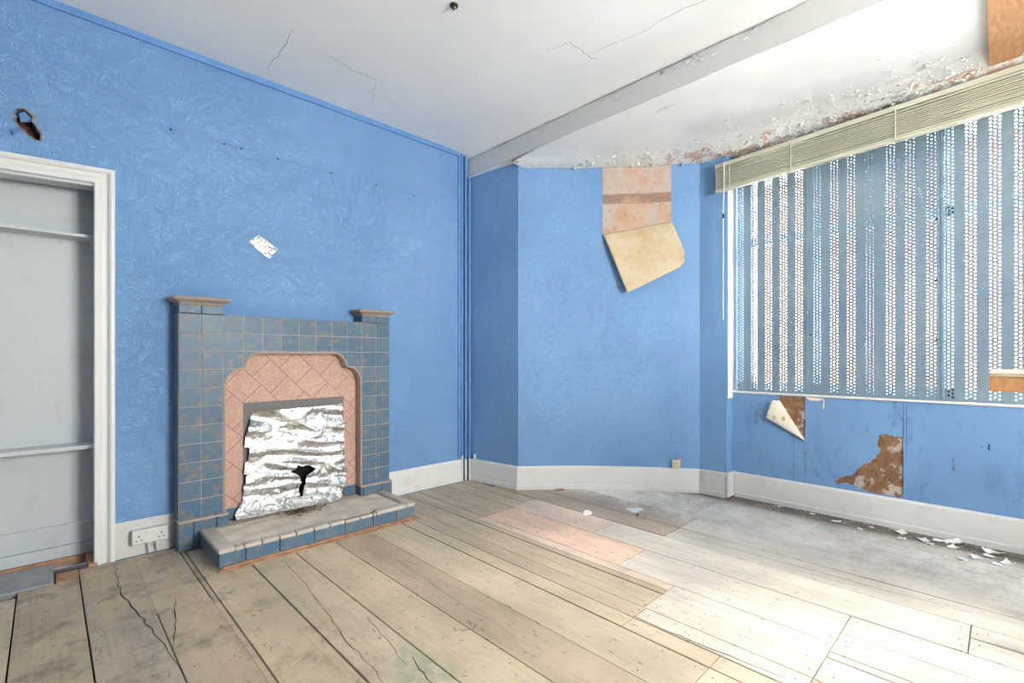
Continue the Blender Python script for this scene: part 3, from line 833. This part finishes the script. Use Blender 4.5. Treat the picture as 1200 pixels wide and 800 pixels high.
# plinths
def plinth(xs, name='plinth_tile'):
    p = MB()
    for a, c in zip(xs, xs[1:]):
        p.bbox(a+.001, c-.001, 3.080, 3.217, .003, .156, .005)
    p.build(name, M['tile'], fp)
    p = MB(); p.bbox(xs[0]-.001, xs[-1]+.001, 3.078, 3.217, .150, .165, .006); p.build('plinth_nosing', M['cap_tile'], fp)
plinth([.504, .575, .685, .745]); plinth([1.545, 1.565, 1.70, 1.787])
# inner pink panel with the fire opening
b = MB()
inner = [(XC+(x+.004 if x > 0 else x), z+.004) for x, z in H] + [(XC-x-.004, z+.004) for x, z in reversed(H)]
inner = [(x, .10 if z < .05 else z) for x, z in inner]
b.prism(inner[:1] + inner[1:], 3.162, 3.172, 'y', [[(.838,.101),(1.460,.101),(1.460,.78),(.838,.776)]])
b.build('inner_panel', M['pink'], fp)
b = MB()
b.prism([(.83,.099),(1.468,.099),(1.468,.788),(.83,.784)], 3.168, 3.174, 'y', [[(.95,.1),(1.35,.1),(1.35,.66),(.95,.66)]])
b.build('fire_opening_rim', M['grey_tile'], fp)
b = MB(); b.box(.93, 1.37, 3.205, 3.212, .09, .70); b.build('fire_back', M['soot'], fp)
for xa, xb in ((.748, .835), (1.462, 1.55)):
    b = MB(); b.bbox(xa, xb, 3.152, 3.164, .10, .164, .003); b.build('skirt_tile', M['tile'], fp)
# hearth
hx0, hx1, hy0 = .603, 1.716, 2.672
b = MB(); b.box(hx0+.012, hx1-.012, hy0+.012, 3.10, .0, .082); b.box(.70, 1.60, 3.05, 3.166, 0, .095)
hearth = b.build('hearth', M['grout'], fp)
b = MB(); b.grid(lambda u, v: (hx0+.06+(hx1-hx0-.12)*u, hy0+.05+(3.165-hy0-.05)*v, .093+.002*mnoise.noise(Vector((u*9, v*5, 0)))), 40, 22)
b.build('hearth_slab', M['slab'], hearth, smooth=True)
b = MB()
seams = [hx0, .722, .885, 1.066, 1.245, 1.42, 1.58, hx1]
for a, c in zip(seams, seams[1:]): b.bbox(a+.001, c-.001, hy0, hy0+.02, .020, .088, .005)
for x0, x1 in ((hx0, hx0+.02), (hx1-.02, hx1)):
    for a, c in zip([hy0+.02, 2.80, 2.95, 3.078], [2.80, 2.95, 3.078]): b.bbox(x0, x1, a+.001, c-.001, .020, .088, .005)
b.build('kerb_tile', M['tile'], hearth)
b = MB()
cuts = [hx0+.07, .715, .80, .885, .97, 1.066, 1.155, 1.245]
for a, c in zip(cuts, cuts[1:]): b.bbox(a+.001, c-.0015, hy0-.003, hy0+.050, .082, .1045+random.uniform(-.002, .001), .008)
for a, c in zip([1.245, 1.34, 1.42], [1.34, 1.42, 1.446]): b.bbox(a+.001, c-.0015, hy0-.003, hy0+.024, .082, .100, .008)
b.bbox(1.446, hx1-.06, hy0-.003, hy0+.060, .082, .106, .008)
for x0, x1 in ((hx0-.003, hx0+.072), (hx1-.058, hx1+.003)):
    rings = []
    ys = [hy0-.003, 3.078]
    b.bbox(x0, x1, ys[0], ys[1], .082, .107, .010)
b.build('kerb_nosing', M['nosing'], hearth, smooth=True)

b = MB(); b.bbox(.60, 1.745, 2.650, 2.668, .0005, .008, .002); b.bbox(.62, 1.70, 2.672, 2.682, .001, .018, .002)
tag(b.build('timber_batten', M['raw_timber']), 'thin reddish timber strip on the floor along the hearth front', 'batten')

# foil over the fire opening
def foil_edge(v):
    """left and right X of the sheet at height fraction v (0 bottom, 1 top)"""
    zl = [(0, .785), (.06, .79), (.12, .815), (.16, .835), (.30, .835), (.31, .845), (.40, .85), (.41, .835), (.52, .848), (.53, .862), (.66, .868), (.67, .84), (.80, .852), (.98, .884), (1, .888)]
    zr = [(0, 1.43), (.05, 1.435), (.10, 1.45), (.22, 1.472), (.30, 1.475), (.31, 1.455), (.42, 1.46), (.52, 1.455), (.60, 1.452), (.70, 1.455), (.82, 1.457), (.83, 1.445), (.93, 1.448), (1, 1.44)]
    def L(t):
        for (a, p), (c, q) in zip(t, t[1:]):
            if a <= v <= c: return p+(q-p)*(v-a)/(c-a)
        return t[-1][1]
    return L(zl), L(zr)
HT = [(1.125,.335),(1.15,.362),(1.172,.348),(1.215,.352),(1.262,.322),(1.235,.305),(1.205,.292),(1.195,.245),(1.188,.20),(1.172,.158),(1.158,.163),(1.155,.20),(1.165,.25),(1.16,.285),(1.14,.305),(1.10,.325)]
def inside(p, P):
    r = False
    for (x0, y0), (x1, y1) in zip(P, P[1:]+P[:1]):
        if (y0 > p[1]) != (y1 > p[1]) and p[0] < (x1-x0)*(p[1]-y0)/(y1-y0)+x0: r = not r
    return r
def fpos(u, v):
    a, c = foil_edge(v); z = .104+.622*v + (.012*(u-.5) if v > .5 else 0) - .006*(1-v)*u
    return a+(c-a)*u, z
def foil(u, v):
    x, z = fpos(u, v)
    rid = abs(mnoise.noise(Vector((x*2.6, z*13+x*2.5, 1.3)))); cr_ = mnoise.fractal(Vector((x*17, z*24, 5)), 1.0, 2.1, 4); big = mnoise.noise(Vector((x*4, z*7, 9)))
    c2 = abs(mnoise.noise(Vector((x*34, z*40, 2))))
    lower = max(0, 1-v/.35)
    y = 3.150 - .022*(1-2*rid) - .004*big - (.0035+.008*lower)*cr_ + .006*lower*c2
    if v < .08: y -= (1-v/.08)**2*.045
    return (x, min(y, 3.160), z)
b = MB(); b.grid(foil, 150, 160, lambda u, v: not inside(fpos(u, v), HT))
tag(b.build('foil_sheet', M['foil'], smooth=False, solid=.0006, recalc=False), 'large crumpled silver foil sheet with a torn hole, taped over the fire opening', 'foil')
b = MB()     # small foil square stuck on the wall
Q = [(.884,1.753),(.941,1.805),(1.053,1.732),(1.0,1.66)]
def fq(u, v):
    x = (Q[0][0]*(1-u)+Q[1][0]*u)*(1-v)+(Q[3][0]*(1-u)+Q[2][0]*u)*v; z = (Q[0][1]*(1-u)+Q[1][1]*u)*(1-v)+(Q[3][1]*(1-u)+Q[2][1]*u)*v
    e = .006*mnoise.noise(Vector((u*9, v*9, 3)))
    cr_ = mnoise.fractal(Vector((x*45, z*45, 5)), 1.0, 2.1, 3)
    return (x+e, YL-.005-.0045*cr_-.003*math.exp(-((u-.5)**2+(v-.45)**2)*20), z+e)
b.grid(fq, 22, 34)
tag(b.build('foil_square', M['foil'], solid=.0006, recalc=False), 'small crumpled foil patch stuck on the blue wall above the fireplace', 'foil')

# rubble on the hearth
b = MB()
for _ in range(420):
    r = abs(random.gauss(0, .055)); a = random.uniform(0, 2*PI); x = 1.125+r*1.5*math.cos(a); y = 3.02+r*.75*math.sin(a)
    if y > 3.085: continue
    s = random.uniform(.002, .0065); z = .0988+max(0, .022*(1-r/.09))*random.random()
    vs = [(x+random.uniform(-s, s)*1.6, y+random.uniform(-s, s)*1.6, z+random.uniform(-s*.4, s)) for _ in range(5)]
    b.add(vs, [(0,1,2),(0,2,3),(0,3,4),(1,2,4),(2,3,4),(0,1,4)])
tag(b.build('rubble', M['rubble'], recalc=False), 'heap of brown soot rubble and nest bits on the hearth under the foil hole', 'rubble', kind='stuff')
for k, (x, y, a, L, lab) in enumerate([(1.22, 2.99, .5, .07, 'thin dark twig lying on the hearth beside the rubble')]):
    b = MB(); b.tube([(x, y, .099), (x+L*.5*math.cos(a), y+L*.5*math.sin(a), .103), (x+L*math.cos(a), y+L*math.sin(a)+.008, .1)], .0018, 6)
    tag(b.build('twig', M['twig']), lab, 'twig')

# ------------------------------------------------------------------ socket and little box
sk = thing('socket_outlet', 'double white power socket on a surface box on the skirting between alcove and fireplace', 'socket', (.395, YL-.02, .075))
b = MB(); b.bbox(.320, .470, 3.166, 3.206, .070, .140, .004); b.build('back_box', M['plastic'], sk)
b = MB(); b.bbox(.318, .472, 3.158, 3.167, .068, .142, .004); fpz = b.build('faceplate', M['plastic'], sk)
for x in (.376, .406):
    b = MB(); b.bbox(x, x+.012, 3.1545, 3.160, .112, .130, .001); b.build('switch', M['plastic'], fpz)
    b = MB(); b.box(x+.003, x+.009, 3.1540, 3.1548, .124, .127); o = b.build('switch_flash', M['pink_scrap'], fpz); o['label'] = 'reddish flash on the switch'
for cx in (.347, .443):
    b = MB(); b.box(cx-.0025, cx+.0025, 3.1572, 3.1584, .105, .115); b.box(cx-.014, cx-.007, 3.1572, 3.1584, .086, .091); b.box(cx+.007, cx+.014, 3.1572, 3.1584, .086, .091)
    b.build('pin_hole', M['dark'], fpz)
for x in (.388, .424):
    b = MB(); b.tube([(x, 3.178, .072), (x+.002, 3.172, .045), (x+.006, 3.165, .012)], .0045, 8); b.build('conduit', M['plastic'], sk, smooth=True)
p0 = bay(1.203, .001); p1 = bay(1.262, .001)
jb = thing('junction_box', 'small beige box standing on the curved skirting of the bay', 'box', ((p0[0]+p1[0])/2, (p0[1]+p1[1])/2, .187))
b = MB(); q0 = bay(1.203, .030); q1 = bay(1.262, .030)
b.prism([p0, p1, q1, q0], .1865, .252, 'z'); b.build('box_body', M['plastic'], jb)
b = MB(); r0 = bay(1.210, .030); r1 = bay(1.255, .030); s0 = bay(1.210, .034); s1 = bay(1.255, .034)
b.prism([r0, r1, s1, s0], .194, .238, 'z'); b.build('box_cover', M['beige'], jb)
b = MB(); a0 = bay(1.235, .006); a1 = bay(1.283, .010); b.prism([a0, a1, bay(1.275, .03), bay(1.24, .026)], .2525, .262, 'z'); b.build('wire_scrap', M['pink_scrap'], jb)

# ------------------------------------------------------------------ bare patch and hanging strip of wallpaper in the bay
b = MB()
def patch(u, v):
    zb = 2.022+(2.104-2.022)*u; z = zb+(2.60-zb)*v; x, y = bay(.672+.526*u, .0015); return (x, y, z)
b.grid(patch, 20, 20); o = struct(b.build('exposed_plaster', M['plaster_high'], wall_bay))
b = MB()
for z, wd in ((2.335, .004), (2.262, .003)):
    n = 30; vs = []
    for i in range(n+1):
        x, y = bay(.676+.518*i/n, .003); h = wd*random.uniform(.2, 1); dz = random.uniform(-.002, .002)
        vs += [(x, y, z+dz-h), (x, y, z+dz+h)]
    b.add(vs, [(2*i, 2*i+2, 2*i+3, 2*i+1) for i in range(n)])
struct(b.build('plaster_joint', M['crack'], wall_bay))
def hang(u, v):
    """u along the fold, v from fold to free edge; the free corner is cut"""
    A, B, C, D = (.672, 2.022), (1.198, 2.104), (1.318, 1.762), (.852, 1.546)
    s = (A[0]*(1-u)+B[0]*u)*(1-v)+(D[0]*(1-u)+C[0]*u)*v; z = (A[1]*(1-u)+B[1]*u)*(1-v)+(D[1]*(1-u)+C[1]*u)*v
    cx, cz = max(0, u-.86)/.14, max(0, v-.72)/.28
    if cx > 0 and cz > 0:
        k = min(cx, cz); s -= .035*k; z += .012*k
    off = .008+.024*math.sin(min(1, v*5)*PI/2)+.045*v+.006*mnoise.noise(Vector((u*3, v*4, 0)))+.03*max(0, u-.8)*v
    x, y = bay(s, off); return (x, y, z)
b = MB(); b.grid(hang, 36, 36)
tag(b.build('wallpaper_flap', M['paper_back'], smooth=True, solid=.0012), 'large hanging flap of peeled wallpaper, tan back showing, high on the bay wall', 'wallpaper')
# small folded flap under the sill
b = MB()
F0, F1 = (1.118, .742), (.961, .480)          # fold line (Y, Z)
def fold(u, v):
    y = F0[0]+(F1[0]-F0[0])*u; z = F0[1]+(F1[1]-F0[1])*u
    tip = (1.205, .615); top = (1.158, .742)
    ty = top[0]+(tip[0]-top[0])*min(1, u*2.6) if u < .385 else tip[0]+(F1[0]-tip[0])*(u-.385)/.615
    tz = top[1]+(tip[1]-top[1])*min(1, u*2.6) if u < .385 else tip[1]+(F1[1]-tip[1])*(u-.385)/.615
    off = .004+.030*v*(1-.6*u)+.008*math.sin(v*PI)
    return (XW-off, y+(ty-y)*v, z+(tz-z)*v)
b.grid(fold, 24, 12)
tag(b.build('wallpaper_flap', M['paper_back_low'], smooth=True, solid=.001), 'small folded flap of peeled wallpaper under the window sill', 'wallpaper')

# ------------------------------------------------------------------ window: steel screen, sash, blind
scr = thing('security_screen', 'pale perforated steel security screen covering the bay window', 'screen', (XW+.02, .5, .79))
XS = XW+.018
def screen_panel(y0, y1, stripes, XS=XS, zs=.792, name='screen_panel'):
    b = MB(); z0, z1 = zs, 2.50
    cw, rh = .0178, .0210; nrow = int((z1-z0-.03)/rh); zb = z0+.014
    cols = []
    ys = sorted(stripes)
    edges = [y0]
    def quad(ya, yb, za, zc): b.add([(XS, ya, za), (XS, yb, za), (XS, yb, zc), (XS, ya, zc)], [(0, 1, 2, 3)])
    cur = y0
    for c in ys:
        a = c-1.5*cw; e = c+1.5*cw
        quad(cur, a, z0, z1)
        for k in range(3):
            ya = a+k*cw; yb = ya+cw; o = rh/2 if k == 1 else 0
            quad(ya, yb, z0, zb+o); quad(ya, yb, zb+o+nrow*rh, z1)
            cy = (ya+yb)/2
            for r in range(nrow):
                za = zb+o+r*rh; cz = za+rh/2; R_ = .0061
                hx = [(cy+R_*math.cos(t*PI/3+PI/6), cz+R_*math.sin(t*PI/3+PI/6)*1.05) for t in range(6)]  # 30,90,150,210,270,330
                vs = [(XS, ya, za), (XS, yb, za), (XS, yb, za+rh), (XS, ya, za+rh)] + [(XS, p[0], p[1]) for p in hx]
                b.add(vs, [(2, 3, 6, 5, 4)[0:1] + (5, 4) if False else (4, 2, 5), (5, 2, 3), (5, 3, 6), (6, 3, 0, 7), (7, 0, 8), (8, 0, 1), (8, 1, 9), (9, 1, 2, 4)])
        cur = e
    quad(cur, y1, z0, z1)
    bm = None
    o = b.build(name, M['steel'], scr, solid=.0015)
    return o
screen_panel(.957, 1.428, [1.394, 1.296, 1.198, 1.100, 1.002])
screen_panel(.262, .952, [.893, .795, .702, .606, .499, .405, .307])
screen_panel(-.45, .258, [.232, .139, .042, -.055, -.152, -.249, -.346])
screen_panel(.25, .965, [.8985, .8005, .7065, .603, .5025, .4080, .3095], XS+.030, .7935, 'inner_screen_panel')
b = MB(); b.bbox(XS-.004, XS-.0012, .252, .266, .80, 2.5, .001); b.bbox(XS-.003, XS-.0012, .948, .960, .80, 2.5, .001); b.build('joint_strip', M['steel'], scr)
b = MB(); b.bbox(XS-.014, XS-.0015, 1.418, 1.440, .80, 2.49, .002); b.build('edge_flange', M['steel'], scr)
for y, z in ((1.405, .835), (1.425, .842), (.285, 1.86), (.285, 1.50), (.285, 1.15), (.93, 1.2)):
    b = MB(); b.lathe([(.006, 0), (.006, -.003), (.003, -.004)], (XS-.001, y, z), 'x', 8); b.build('fixing_bolt', M['dark'], scr)
# sash window outside it
XO = XW+.17
b = MB()
for y0, y1 in ((1.36, 1.46), (.88, .99), (.21, .30), (-.50, -.36)): b.box(XO, XO+.08, y0, y1, .74, 2.52)
for z0, z1 in ((.74, .86), (1.90, 1.96), (2.45, 2.52)): b.box(XO, XO+.07, -.45, 1.45, z0, z1)
b.box(XO+.01, XO+.06, .54, .57, 1.9, 2.5)
win1 = struct(b.build('window_1', M['sash'], origin=(0, 0, 0)))
b = MB(); b.box(XO+.03, XO+.034, -.45, 1.45, .8, 2.5); struct(b.build('glass_pane', M['glass'], win1))
b = MB(); b.box(XW+.25, XW+.45, -.6, 1.6, .70, .775); struct(b.build('window_sill_outside', M['paving'], win1))

bl = thing('venetian_blind', 'cream venetian blind drawn up into a stack at the top of the window', 'blind', (3.585, .5, 2.27))
BY0, BY1 = 1.505, -.55
SL = .0445                                   # it hangs higher at its far end
zt = lambda y: (1.505-y)*SL
def slat(z, h, xa, xb, name, m, y0=BY0, y1=BY1, tilt=0.0, wob=0.0):
    b = MB(); n = 24; rings = []
    for i in range(n+1):
        y = y0+(y1-y0)*i/n; zz = z+zt(y)+wob*mnoise.noise(Vector((y*2.3, z*90, 0)))
        rings.append([(xa, y, zz-tilt), ((xa+xb)/2, y, zz+.002), (xb, y, zz), (xb, y, zz+h), ((xa+xb)/2, y, zz+h+.002), (xa, y, zz+h-tilt)])
    b.strip(rings, closed=True); return b.build(name, m, bl)
slat(2.445, .028, 3.565, 3.605, 'headrail', M['slat'])
slat(2.268, .013, 3.566, 3.604, 'bottom_rail', M['slat'])
z = 2.283
for k in range(14):
    slat(z, .0052, 3.562+random.uniform(-.004, .005), 3.608+random.uniform(-.003, .003), 'slat', M['slat'], BY0-random.uniform(0, .004), BY1, random.uniform(.001, .004), .0022)
    z += .0112
for y in (1.40, 1.0, .45, -.1):
    b = MB(); b.box(3.5585, 3.5602, y-.003, y+.003, 2.27+zt(y), 2.455+zt(y)); b.build('ladder_tape', M['slat'], bl)
b = MB(); b.tube([(3.556, 1.437, 2.47), (3.556, 1.437, 2.3), (3.553, 1.441, 2.09), (3.555, 1.442, 1.6), (3.556, 1.443, 1.32)], .0032, 6); cd = b.build('pull_cord', M['cord'], bl)
b = MB(); b.lathe([(.003, -.02), (.007, -.012), (.007, .008), (.003, .02)], (3.553, 1.441, 2.08), 'z', 8); b.build('cord_toggle', M['dark'], cd)

# ------------------------------------------------------------------ odds and ends
hk = thing('ceiling_hook', 'dark round hook plate with a brass centre on the white ceiling', 'ceiling fitting', (1.434, 1.886, ZC))
b = MB(); b.lathe([(.019, 0), (.021, -.004), (.019, -.010), (.014, -.012), (.013, -.008)], (1.434, 1.886, ZC+.0005), 'z', 20); b.build('plate', M['dark'], hk, smooth=True)
b = MB(); b.lathe([(.012, -.006), (.012, -.014), (.007, -.018), (.004, -.026)], (1.434, 1.886, ZC), 'z', 14); b.build('boss', M['brass'], hk, smooth=True)
b = MB(); b.tube([(1.434, 1.886, ZC-.02), (1.424, 1.876, ZC-.030), (1.420, 1.870, ZC-.020)], .0025, 6); b.build('wire_end', M['dark'], hk)

b = MB(); b.prism([(2.70,.055),(2.70,-.75),(3.548,-.75),(3.548,-.085),(3.54,-.07),(3.50,-.062),(3.535,-.052),(3.545,-.04),(3.548,.062)], ZB-.0165, ZB-.0115, 'z')
tag(b.build('hardboard_panel', M['hardboard']), 'brown hardboard panel fixed to the bay ceiling beside the peeling paint', 'panel')
wt = thing('worktop', 'tall worktop end with a pale top and brown wooden edge, in front of the screen', 'worktop', (2.7, -.45, 0))
b = MB(); b.bbox(2.200, 2.85, -.95, .041, .985, .9985, .003); b.build('pale_top', M['counter_top'], wt)
b = MB(); b.bbox(2.203, 2.847, -.947, .038, .938, .985, .003); b.build('brown_edge', M['hardboard'], wt)
for x in (2.42, 2.76):
    for y in (-.90, -.22):
        b = MB(); b.bbox(x, x+.05, y, y+.05, .001, .938, .003); b.build('leg', M['hardboard'], wt)

# plaster bits on the floor
def chunk(name, x, y, s, h, label, group=None, seed=0):
    rnd = random.Random(seed); b = MB(); n = 11; top = []; bot = []
    for k in range(n):
        a = 2*PI*k/n; r = s*rnd.uniform(.55, 1.05); bot.append((x+r*math.cos(a)*1.3, y+r*math.sin(a), .0012)); top.append((x+r*.7*math.cos(a)*1.3, y+r*.7*math.sin(a), h*rnd.uniform(.6, 1.1)))
    b.strip([bot, top], closed=True)
    o = b.build(name, M['flake']); tag(o, label, 'plaster', group); return o
chunk('plaster_lump', 2.60, 1.955, .035, .022, 'largest white plaster lump on the floor in front of the bay', None, 3)
chunk('plaster_slab', 2.90, 1.775, .060, .004, 'flat white plaster slab lying on the worn brown board', None, 9)
b = MB(); b.tube([(2.80, 1.70, .003), (2.795, 1.69, .012), (2.785, 1.685, .020)], .004, 6); tag(b.build('twig', M['twig']), 'short dark twig on the worn brown board near the plaster slab', 'twig')
b = MB()
def fk(u, v):
    k = .75+.25*math.sin(u*7+1); return ((u-.5)*.055*k, (v-.5)*.085*(1-.4*u), .002+.012*(u-.5)**2*4*(.4+v)+.002*math.sin(v*9))
b.grid(fk, 6, 6)
f0 = b.build('paint_flake', M['flake'], origin=(0, 0, 0), solid=.0012)
tag(f0, 'white paint flake on the dark boards along the window skirting', 'paint flake', 'paint flakes along the window skirting')
spots = [(3.66,.44,.9),(3.60,.33,.8),(3.55,.30,.5),(3.63,.26,.9),(3.58,.20,.7),(3.67,.20,1.0),(3.53,.42,.5),(3.62,.05,1.2),(3.55,.06,.7),(3.50,-.01,.8),(3.64,.58,.5),(3.60,.75,.6),(3.47,.10,.8),(3.66,.9,.5),(3.55,.62,.5),(3.44,.03,.6),(3.68,1.1,.5),(3.40,.16,.6)]
for i, (x, y, s) in enumerate(spots):
    o = f0 if i == 0 else f0.copy()
    if i: COL.objects.link(o)
    o.location = (x, y, .0015); o.rotation_euler = (0, 0, random.uniform(0, 6.28)); o.scale = (s, s, s*random.uniform(.7, 1.2))
b = MB()
for _ in range(900):
    x = min(3.69, 3.35+random.gauss(0, .22)); y = random.uniform(-.2, 2.35)
    if x < 2.6 or x > edgeX(y)-.04 or (x < 2.9 and y < .08): continue
    s = random.uniform(.0015, .006)*(1.8 if random.random() < .08 else 1); a = random.uniform(0, 6.28)
    b.add([(x+s*math.cos(a+k*2.1)*random.uniform(.6, 1.4), y+s*math.sin(a+k*2.1)*random.uniform(.6, 1.4), .001+random.uniform(0, .003)) for k in range(3)], [(0, 1, 2)])
tag(b.build('plaster_debris', M['flake'], origin=(0, 0, 0), recalc=False, solid=.0008), 'scatter of tiny plaster crumbs over the boards in the bay', 'debris', kind='stuff')
b = MB(); s0 = bay(.30, .03); s1 = bay(.36, .03); b.prism([s0, s1, bay(.36, .055), bay(.30, .055)], .001, .010, 'z')
tag(b.build('wood_chip', M['raw_timber']), 'small orange wood chip against the foot of the curved skirting', 'wood chip')

# ------------------------------------------------------------------ outside
hs = thing('street_house', 'orange brick house across the street seen through the screen holes', 'house', (14, 0, -.35))
b = MB(); b.box(14, 20, -16, 18, -.35, 5.6); b.build('house_wall', M['brick'], hs)
b = MB(); b.prism([(13.7, 5.6), (20.3, 5.6), (17, 8.0)], -16.2, 18.2, 'y'); b.build('house_roof', M['slate'], hs)
for y in (-5.5, 6.6):
    for z in (.5, 3.2):
        b = MB(); b.box(13.93, 14.02, y, y+1.3, z, z+1.7); o = b.build('house_window', M['sash'], hs)
        b = MB(); b.box(13.91, 13.935, y+.1, y+1.2, z+.1, z+1.6); b.build('pane', M['dark_glass'], o)

# ------------------------------------------------------------------ light
wd = bpy.data.worlds.new('World'); scene.world = wd; wd.use_nodes = True
nt = wd.node_tree; bg = nt.nodes['Background']
bg.inputs[0].default_value = (1.0, .985, .96, 1); bg.inputs[1].default_value = 29.0
sun = bpy.data.lights.new('sun', 'SUN'); sun.energy = 130; sun.angle = math.radians(55); sun.color = (1, .93, .84)
so = bpy.data.objects.new('sun', sun); COL.objects.link(so); so.rotation_euler = Vector((-.52, .46, -.72)).to_track_quat('-Z', 'Y').to_euler()
def portal(name, loc, direction, w_, h_):
    L = bpy.data.lights.new(name, 'AREA'); L.shape = 'RECTANGLE'; L.size = w_; L.size_y = h_; L.cycles.is_portal = True
    o = bpy.data.objects.new(name, L); COL.objects.link(o); o.location = loc; o.rotation_euler = Vector(direction).to_track_quat('-Z', 'Z').to_euler()
portal('window_portal', (XO+.12, .5, 1.63), (-1, 0, 0), 1.95, 1.75)
portal('added_window_portal', (1.85, -2.36, 1.6), (0, 1, 0), 1.3, 1.6)  # sky portal of the added fill window

# ------------------------------------------------------------------ camera and view
F_PX = 562.0
cam = bpy.data.cameras.new('camera'); cam.sensor_width = 36; cam.lens = F_PX/1200*36; cam.shift_y = 18/1200; cam.clip_start = .02
co = bpy.data.objects.new('camera', cam); COL.objects.link(co); co.location = (0, 0, 1.05)
yaw = math.atan(579/562.0)
co.rotation_euler = Vector((math.cos(yaw), math.sin(yaw), 0)).to_track_quat('-Z', 'Y').to_euler()
scene.camera = co
cy = scene.cycles
cy.use_denoising = True
try: cy.denoiser = 'OPENIMAGEDENOISE'
except Exception: pass
cy.max_bounces = 10; cy.diffuse_bounces = 8; cy.glossy_bounces = 4; cy.transparent_max_bounces = 8
cy.caustics_reflective = False; cy.caustics_refractive = False; cy.sample_clamp_indirect = 12
vs = scene.view_settings
scene.display_settings.display_device = 'sRGB'
vs.view_transform = 'Standard'; vs.look = 'None'; vs.gamma = 1; vs.use_curve_mapping = False
vs.exposure = 0.88
